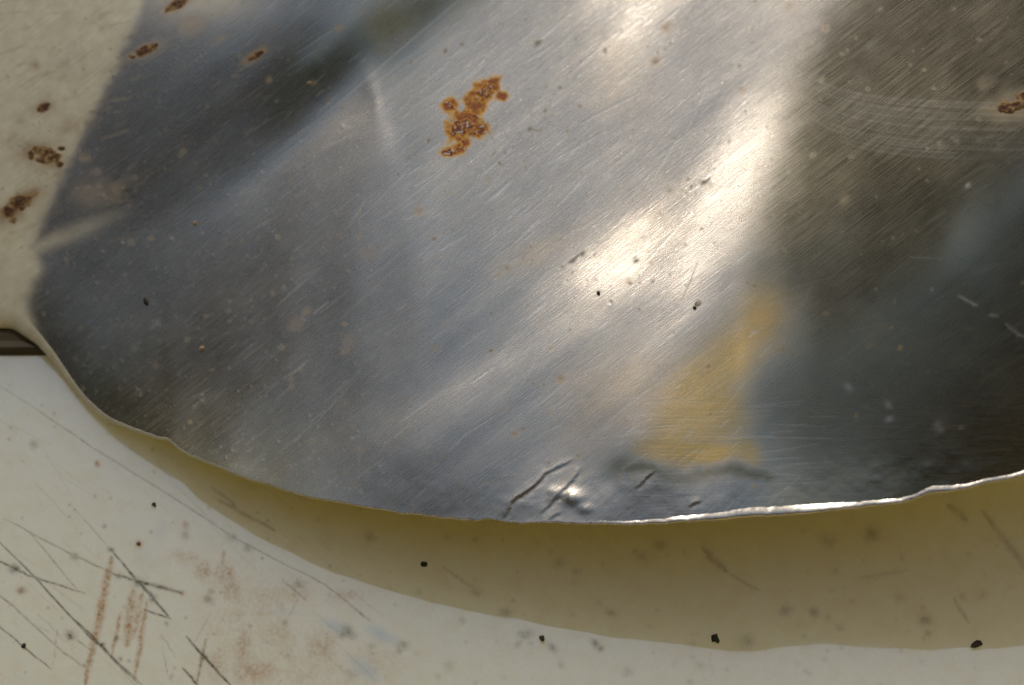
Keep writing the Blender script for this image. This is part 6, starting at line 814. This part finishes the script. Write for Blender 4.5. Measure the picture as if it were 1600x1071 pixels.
# ------------------------------------------------------------------ the white board
bx0, by0, bx1, by1 = -80, 500, 1680, 1130
mark = Raster(bx0, by0, bx1, by1); rusty = Raster(bx0, by0, bx1, by1); blue = Raster(bx0, by0, bx1, by1)
bs = mark.a.shape
bf = fbm(bs, 9, 400); bm = fbm(bs, 30, 401)
def wig(pp, n=5, amp=1.2):
    out = []
    for k in range(len(pp) - 1):
        for t in np.linspace(0, 1, n, endpoint=False):
            out.append((pp[k][0] + (pp[k + 1][0] - pp[k][0]) * t + rng.normal(0, amp * .5), pp[k][1] + (pp[k + 1][1] - pp[k][1]) * t + rng.normal(0, amp * .5)))
    out.append(pp[-1])
    return out
for (pp, wd, am) in [([(173, 859), (215, 908), (239, 935), (267, 968)], 4.5, .85), ([(208, 904), (232, 925), (242, 938)], 6, .8), ([(177, 897), (222, 910), (284, 927)], 5, .8), ([(215, 908), (280, 926)], 6, .75),
        ([(-40, 862), (0, 878), (22, 889), (47, 901), (132, 927)], 3.4, .75), ([(-30, 815), (59, 908), (139, 994), (160, 1011), (225, 1075)], 3.0, .75), ([(120, 970), (160, 1011), (215, 1068)], 4.2, .8), ([(-40, 893), (0, 930), (100, 1020), (132, 1043)], 2.4, .5),
        ([(-40, 945), (0, 980), (38, 1012), (80, 1046)], 2.8, .7), ([(45, 832), (121, 922)], 2.0, .5), ([(7, 811), (118, 870), (187, 901)], 2.4, .5), ([(114, 793), (170, 856)], 2.0, .35),
        ([(0, 603), (71, 649), (145, 700), (312, 804), (367, 842), (509, 915), (580, 970)], 2.4, .42), ([(225, 953), (267, 967)], 3.5, .75), ([(291, 996), (319, 1027), (362, 1073)], 4.5, .85), ([(284, 1043), (310, 1071)], 4, .8),
        ([(322, 998), (308, 1067)], 3, .5), ([(139, 994), (185, 1040), (215, 1075)], 1.8, .4), ([(90, 985), (82, 1045)], 1.6, .4), ([(100, 985), (140, 1015)], 2, .5), ([(60, 960), (100, 1000)], 1.6, .35),
        ([(544, 945), (580, 972)], 2.2, .45), ([(250, 990), (275, 1028)], 2, .35), ([(255, 1010), (262, 1060)], 1.8, .3), ([(440, 905), (480, 940)], 2.4, .5), ([(330, 960), (300, 1010)], 1.6, .3),
        ([(1098, 855), (1112, 872), (1136, 894)], 11, .28), ([(1482, 788), (1512, 815)], 13, .26), ([(1534, 797), (1600, 882), (1660, 950)], 12, .22), ([(1490, 935), (1515, 975)], 7, .22), ([(690, 885), (750, 925)], 6, .2), ([(1136, 894), (1190, 925)], 6, .2),
        ([(1340, 905), (1420, 890)], 8, .12), ([(340, 780), (430, 830)], 6, .3), ([(330, 760), (362, 785), (372, 802)], 6, .3)]:
    mark.stroke(wig(pp), wd, am)
for (x, y, r, am) in [(173, 859, 5, .9), (22, 889, 8, .8), (110, 994, 8, .8), (117, 870, 6, .55), (187, 900, 6, .6), (215, 910, 7, .8), (239, 936, 6, .8), (160, 1008, 4, .8), (319, 1028, 5, .7), (324, 936, 8, .4), (362, 840, 7, .45), (387, 857, 7, .4),
        (290, 836, 7, .25), (163, 823, 4, .45), (52, 695, 7, .3), (330, 940, 5, .3), (260, 975, 4, .4), (182, 998, 4, .5), (188, 1030, 4, .4), (152, 1005, 4, .4), (268, 1058, 5, .4), (132, 1040, 4, .4),
        (578, 838, 9, .25), (873, 880, 10, .22), (900, 893, 8, .22), (1000, 868, 12, .18), (1032, 852, 11, .25), (1228, 955, 9, .35), (1272, 957, 9, .4), (1362, 836, 12, .4), (1295, 845, 12, .22), (1168, 1003, 12, .3), (1445, 970, 11, .35), (790, 957, 10, .28), (1450, 990, 6, .25), (955, 957, 10, .25),
        (745, 925, 8, .25), (1535, 930, 9, .2), (1405, 935, 9, .18), (1312, 980, 7, .25), (821, 991, 11, .4), (862, 1012, 9, .4), (810, 1006, 8, .25), (930, 1006, 8, .55), (938, 1014, 6, .4), (1095, 1040, 9, .15), (722, 970, 5, .3), (980, 1050, 9, .25), (1262, 1050, 7, .25), (544, 987, 11, .5), (536, 992, 7, .4), (552, 995, 7, .4), (630, 1008, 9, .5), (625, 1016, 7, .4), (580, 1010, 6, .3), (450, 1025, 5, .3), (330, 925, 6, .3), (550, 1055, 10, .3), (445, 975, 6, .3), (465, 913, 7, .35), (700, 1040, 10, .15), (34, 923, 6, .4), (75, 950, 3, .4)]:
    mark.blob(x, y, r, r * rng.uniform(.6, .95), rng.uniform(-1, 1), am)
for _ in range(150):
    x, y = rng.uniform(0, 620), rng.uniform(600, 1070)
    mark.blob(x, y, rng.uniform(1, 2.6), None, 0, rng.uniform(.12, .5))
for _ in range(90):
    x, y = rng.uniform(600, 1620), rng.uniform(830, 1070)
    mark.blob(x, y, rng.uniform(2, 6), None, 0, rng.uniform(.06, .2))
for _ in range(40):                                       # fine hairline scuffs
    x, y = rng.uniform(-20, 560), rng.uniform(640, 1070); a = R(rng.normal(42, 8)); ln = rng.uniform(25, 110)
    mark.stroke(wig([(x, y), (x + ln * math.cos(a), y + ln * math.sin(a))], 4, .8), 1.5, rng.uniform(.08, .25))
for (pp, wd, am) in [([(175, 870), (160, 940), (133, 1070)], 12, .75), ([(170, 900), (150, 985)], 8, .4), ([(208, 922), (204, 960), (198, 1010)], 15, .6), ([(189, 956), (175, 1025)], 6, .6), ([(229, 939), (211, 1060)], 8, .65), ([(222, 925), (210, 990)], 12, .5),
        ([(350, 860), (345, 905)], 10, .35), ([(381, 985), (378, 1045)], 14, .4), ([(322, 998), (306, 1068)], 6, .5), ([(212, 940), (205, 1000)], 20, .35), ([(480, 905), (440, 985)], 5, .3), ([(1110, 1020), (1112, 1060)], 10, .1)]:
    rusty.stroke(wig(pp), wd, am)
for (x, y, a, b, am) in [(350, 897, 20, 18, .5), (319, 892, 14, 16, .45), (362, 922, 16, 20, .45), (381, 1019, 16, 40, .45), (395, 1046, 35, 22, .5), (502, 1012, 26, 26, .4), (461, 925, 26, 22, .3), (435, 1000, 30, 40, .25), (290, 870, 26, 12, .25), (340, 1040, 30, 30, .25), (540, 930, 30, 12, .25), (420, 940, 40, 40, .22), (590, 1040, 40, 30, .18), (217, 850, 6, 6, .7), (290, 821, 5, 6, .75), (152, 725, 4, 5, .75), (34, 923, 8, 5, .6), (284, 927, 5, 4, .8), (370, 960, 60, 60, .16), (480, 1050, 70, 40, .18)]:
    rusty.blob(x, y, a, b, 0, am, 1.0, 'max')
rusty.a = np.clip(rusty.a * (0.1 + 2.0 * bf) * 1.2, 0, 1)
for (x, y, a, b, g, am) in [(525, 980, 24, 10, 25, .7), (597, 992, 26, 10, 25, .75), (570, 1045, 26, 13, 35, .7), (250, 830, 12, 20, 20, .25), (225, 870, 20, 26, 0, .2), (440, 955, 30, 10, 0, .15)]:
    blue.blob(x, y, a, b, R(g), am, 1.3)
blue.a = np.clip(blue.a * (.4 + 1.1 * bm), 0, 1)
mark.a = np.clip(mark.a * (0.35 + 1.5 * bf), 0, 1)
bu = np.concatenate([np.linspace(-7000, bx0, 14, endpoint=False), np.arange(bx0, bx1, 2.2), np.linspace(bx1, 7500, 14)])
bv = np.concatenate([np.linspace(-5500, by0, 14, endpoint=False), np.arange(by0, by1, 2.2), np.linspace(by1, 6000, 12)])
BU, BV = np.meshgrid(bu, bv)
Pb = on_board(BU, BV, 0.0)
inside = ((BU > bx0) & (BU < bx1) & (BV > by0) & (BV < by1)).ravel()
Pb[:, 2] -= inside * mark.at(BU, BV).ravel() * 0.5 * S
nrb, ncb = BU.shape
edge_i = np.concatenate([np.arange(ncb), np.arange(1, nrb) * ncb + ncb - 1, (nrb - 1) * ncb + np.arange(ncb - 2, -1, -1), np.arange(nrb - 2, 0, -1) * ncb])
board, _ = grid_mesh("painted_board", Pb, nrb, ncb, PAINT)
bmh = bmesh.new(); bmh.from_mesh(board.data); bmh.verts.ensure_lookup_table()
low_v = [bmh.verts.new((Pb[i][0], Pb[i][1], -0.060)) for i in edge_i]
ne = len(edge_i)
bmh.verts.ensure_lookup_table()
for i in range(ne):
    j = (i + 1) % ne
    bmh.faces.new((bmh.verts[edge_i[i]], low_v[i], low_v[j], bmh.verts[edge_i[j]]))
bmh.faces.new(low_v[::-1])
bmh.normal_update(); bmh.to_mesh(board.data); bmh.free()
npad = ne
pad0 = lambda arr: np.concatenate([np.asarray(arr, float).ravel(), np.zeros(npad)])
set_uv(board, pad0(BU), pad0(BV))
for nm, r in (("mark", mark), ("rusty", rusty), ("bluish", blue)):
    set_attr(board, nm, pad0(np.clip(r.at(BU, BV).ravel(), 0, 1) * inside))
tag(board, "white painted board with brown scratches and dirt beneath the steel blade", "board")

# dark wooden strip lying on the board at the left, running in under the blade
V, F = [], []
pa = on_board(np.array([-1500., 110.]), np.array([556., 556.]), 0.0); pb_ = on_board(np.array([-1500., 110.]), np.array([470., 470.]), 0.0)
n_, m_ = 60, 9
for j in range(m_):
    for i in range(n_):
        x = pa[0][0] + (pa[1][0] - pa[0][0]) * i / (n_ - 1); y = pa[0][1] + (pb_[0][1] - pa[0][1]) * j / (m_ - 1)
        z = (0.0001 if j in (0, m_ - 1) else 0.0009) + (0 if j in (0, m_ - 1) else random.uniform(-.00012, .00012) + .0002 * math.sin(j * 2.4))
        V.append((x, y + random.uniform(-.00006, .00006), z))
for j in range(m_ - 1):
    for i in range(n_ - 1):
        a = j * n_ + i; F.append((a, a + 1, a + n_ + 1, a + n_))
strip = mesh_obj("wooden_strip", V, F, WOOD)
tag(strip, "dark weathered wooden strip lying on the board under the blade's left tip", "wood strip")

# ------------------------------------------------------------------ loose grit
def crumb(x, y, a, b, h, ang, mat, label, where, group, seed):
    g = np.random.default_rng(seed)
    Vv, Ff = [], []
    nlat, nlon = 5, 9
    base = place(np.array([x]), np.array([y]), np.array([float(w_at(np.array([x]), np.array([y]))[0] + RELIEF.at(np.array([x]), np.array([y]))[0])]))[0] if where == 'blade' else on_board(np.array([x]), np.array([y]), 0.0)[0]
    ax = np.array(RIGHT); ay = np.array(UP) if where == 'blade' else np.array((0, 1, 0)); az = np.array(BACK) if where == 'blade' else np.array((0, 0, 1))
    for i in range(nlat + 1):
        th = math.pi * i / nlat
        for j in range(nlon):
            ph = 2 * math.pi * j / nlon
            k = 1 + g.normal(0, .24)
            p = np.array((a * math.sin(th) * math.cos(ph) * k, b * math.sin(th) * math.sin(ph) * k, h * math.cos(th) * (1 + g.normal(0, .1)))) * S
            c, s = math.cos(ang), math.sin(ang)
            p = np.array((p[0] * c - p[1] * s, p[0] * s + p[1] * c, p[2] + h * .55 * S))
            Vv.append(tuple(p[0] * ax + p[1] * ay + p[2] * az))
    for i in range(nlat):
        for j in range(nlon):
            Ff.append((i * nlon + j, (i + 1) * nlon + j, (i + 1) * nlon + (j + 1) % nlon, i * nlon + (j + 1) % nlon))
    o = mesh_obj("grit_crumb", Vv, Ff, mat)
    o.location = tuple(base)
    tag(o, label, "grit", group)
GB, GS = "crumbs of grit on the white board", "crumbs of grit on the steel blade"
crumb(662, 882, 5.4, 5, 4, 0, GRIT_BLACK, "round black crumb alone in the middle of the shadow band", 'board', GB, 1)
crumb(1117, 999, 6, 7.6, 4.5, .4, GRIT_BLACK, "black crumb inside the lower rim of the shadow, right of centre", 'board', GB, 2)
crumb(1526, 1007, 10, 6, 4, .3, GRIT_BLACK, "broad dark crumb on the shadow's lower rim at far right", 'board', GB, 3)
crumb(241, 789, 4, 3.2, 3, -.6, GRIT_BLACK, "small black crumb on the lit board left of the shadow, above the scratches", 'board', GB, 4)
crumb(37, 1010, 3.8, 3.6, 3, 0, GRIT_BLACK, "black crumb on a fine scratch at the lower left corner", 'board', GB, 5)
crumb(847, 998, 4.5, 5.5, 4, .3, GRIT_BLACK, "small dark crumb between two brown smudges just below the shadow", 'board', GB, 6)
crumb(217, 850, 3.6, 3.0, 2, 0, GRIT_BROWN, "small brown crumb just right of the dark zigzag scratch's upper end", 'board', GB, 7)
crumb(228, 472, 3, 7.5, 3, .35, GRIT_BLACK, "black sliver on the dark left part of the blade", 'blade', GS, 8)
crumb(315, 545, 5.5, 4, 3, .5, GRIT_TAN, "tan crumb low on the dark left part of the blade", 'blade', GS, 9)
crumb(1090, 473, 4.5, 6.5, 3, -.5, GRIT_PALE, "white flake at the foot of the long bright highlight", 'blade', GS, 10)
crumb(1085, 481, 3, 2.6, 2.5, 0, GRIT_BLACK, "tiny dark crumb touching the white flake below the highlight", 'blade', GS, 11)
crumb(935, 459, 2.4, 3.8, 2, .2, GRIT_BLACK, "dark crumb below the middle bright highlight of the blade", 'blade', GS, 12)
crumb(483, 130, 4.2, 3.4, 2.5, .3, GRIT_TAN, "tan crumb in the dark band above the bright crease", 'blade', GS, 13)
crumb(305, 349, 4.4, 3.4, 2.5, .4, GRIT_TAN, "orange tan crumb at the lower border of the dark band", 'blade', GS, 14)
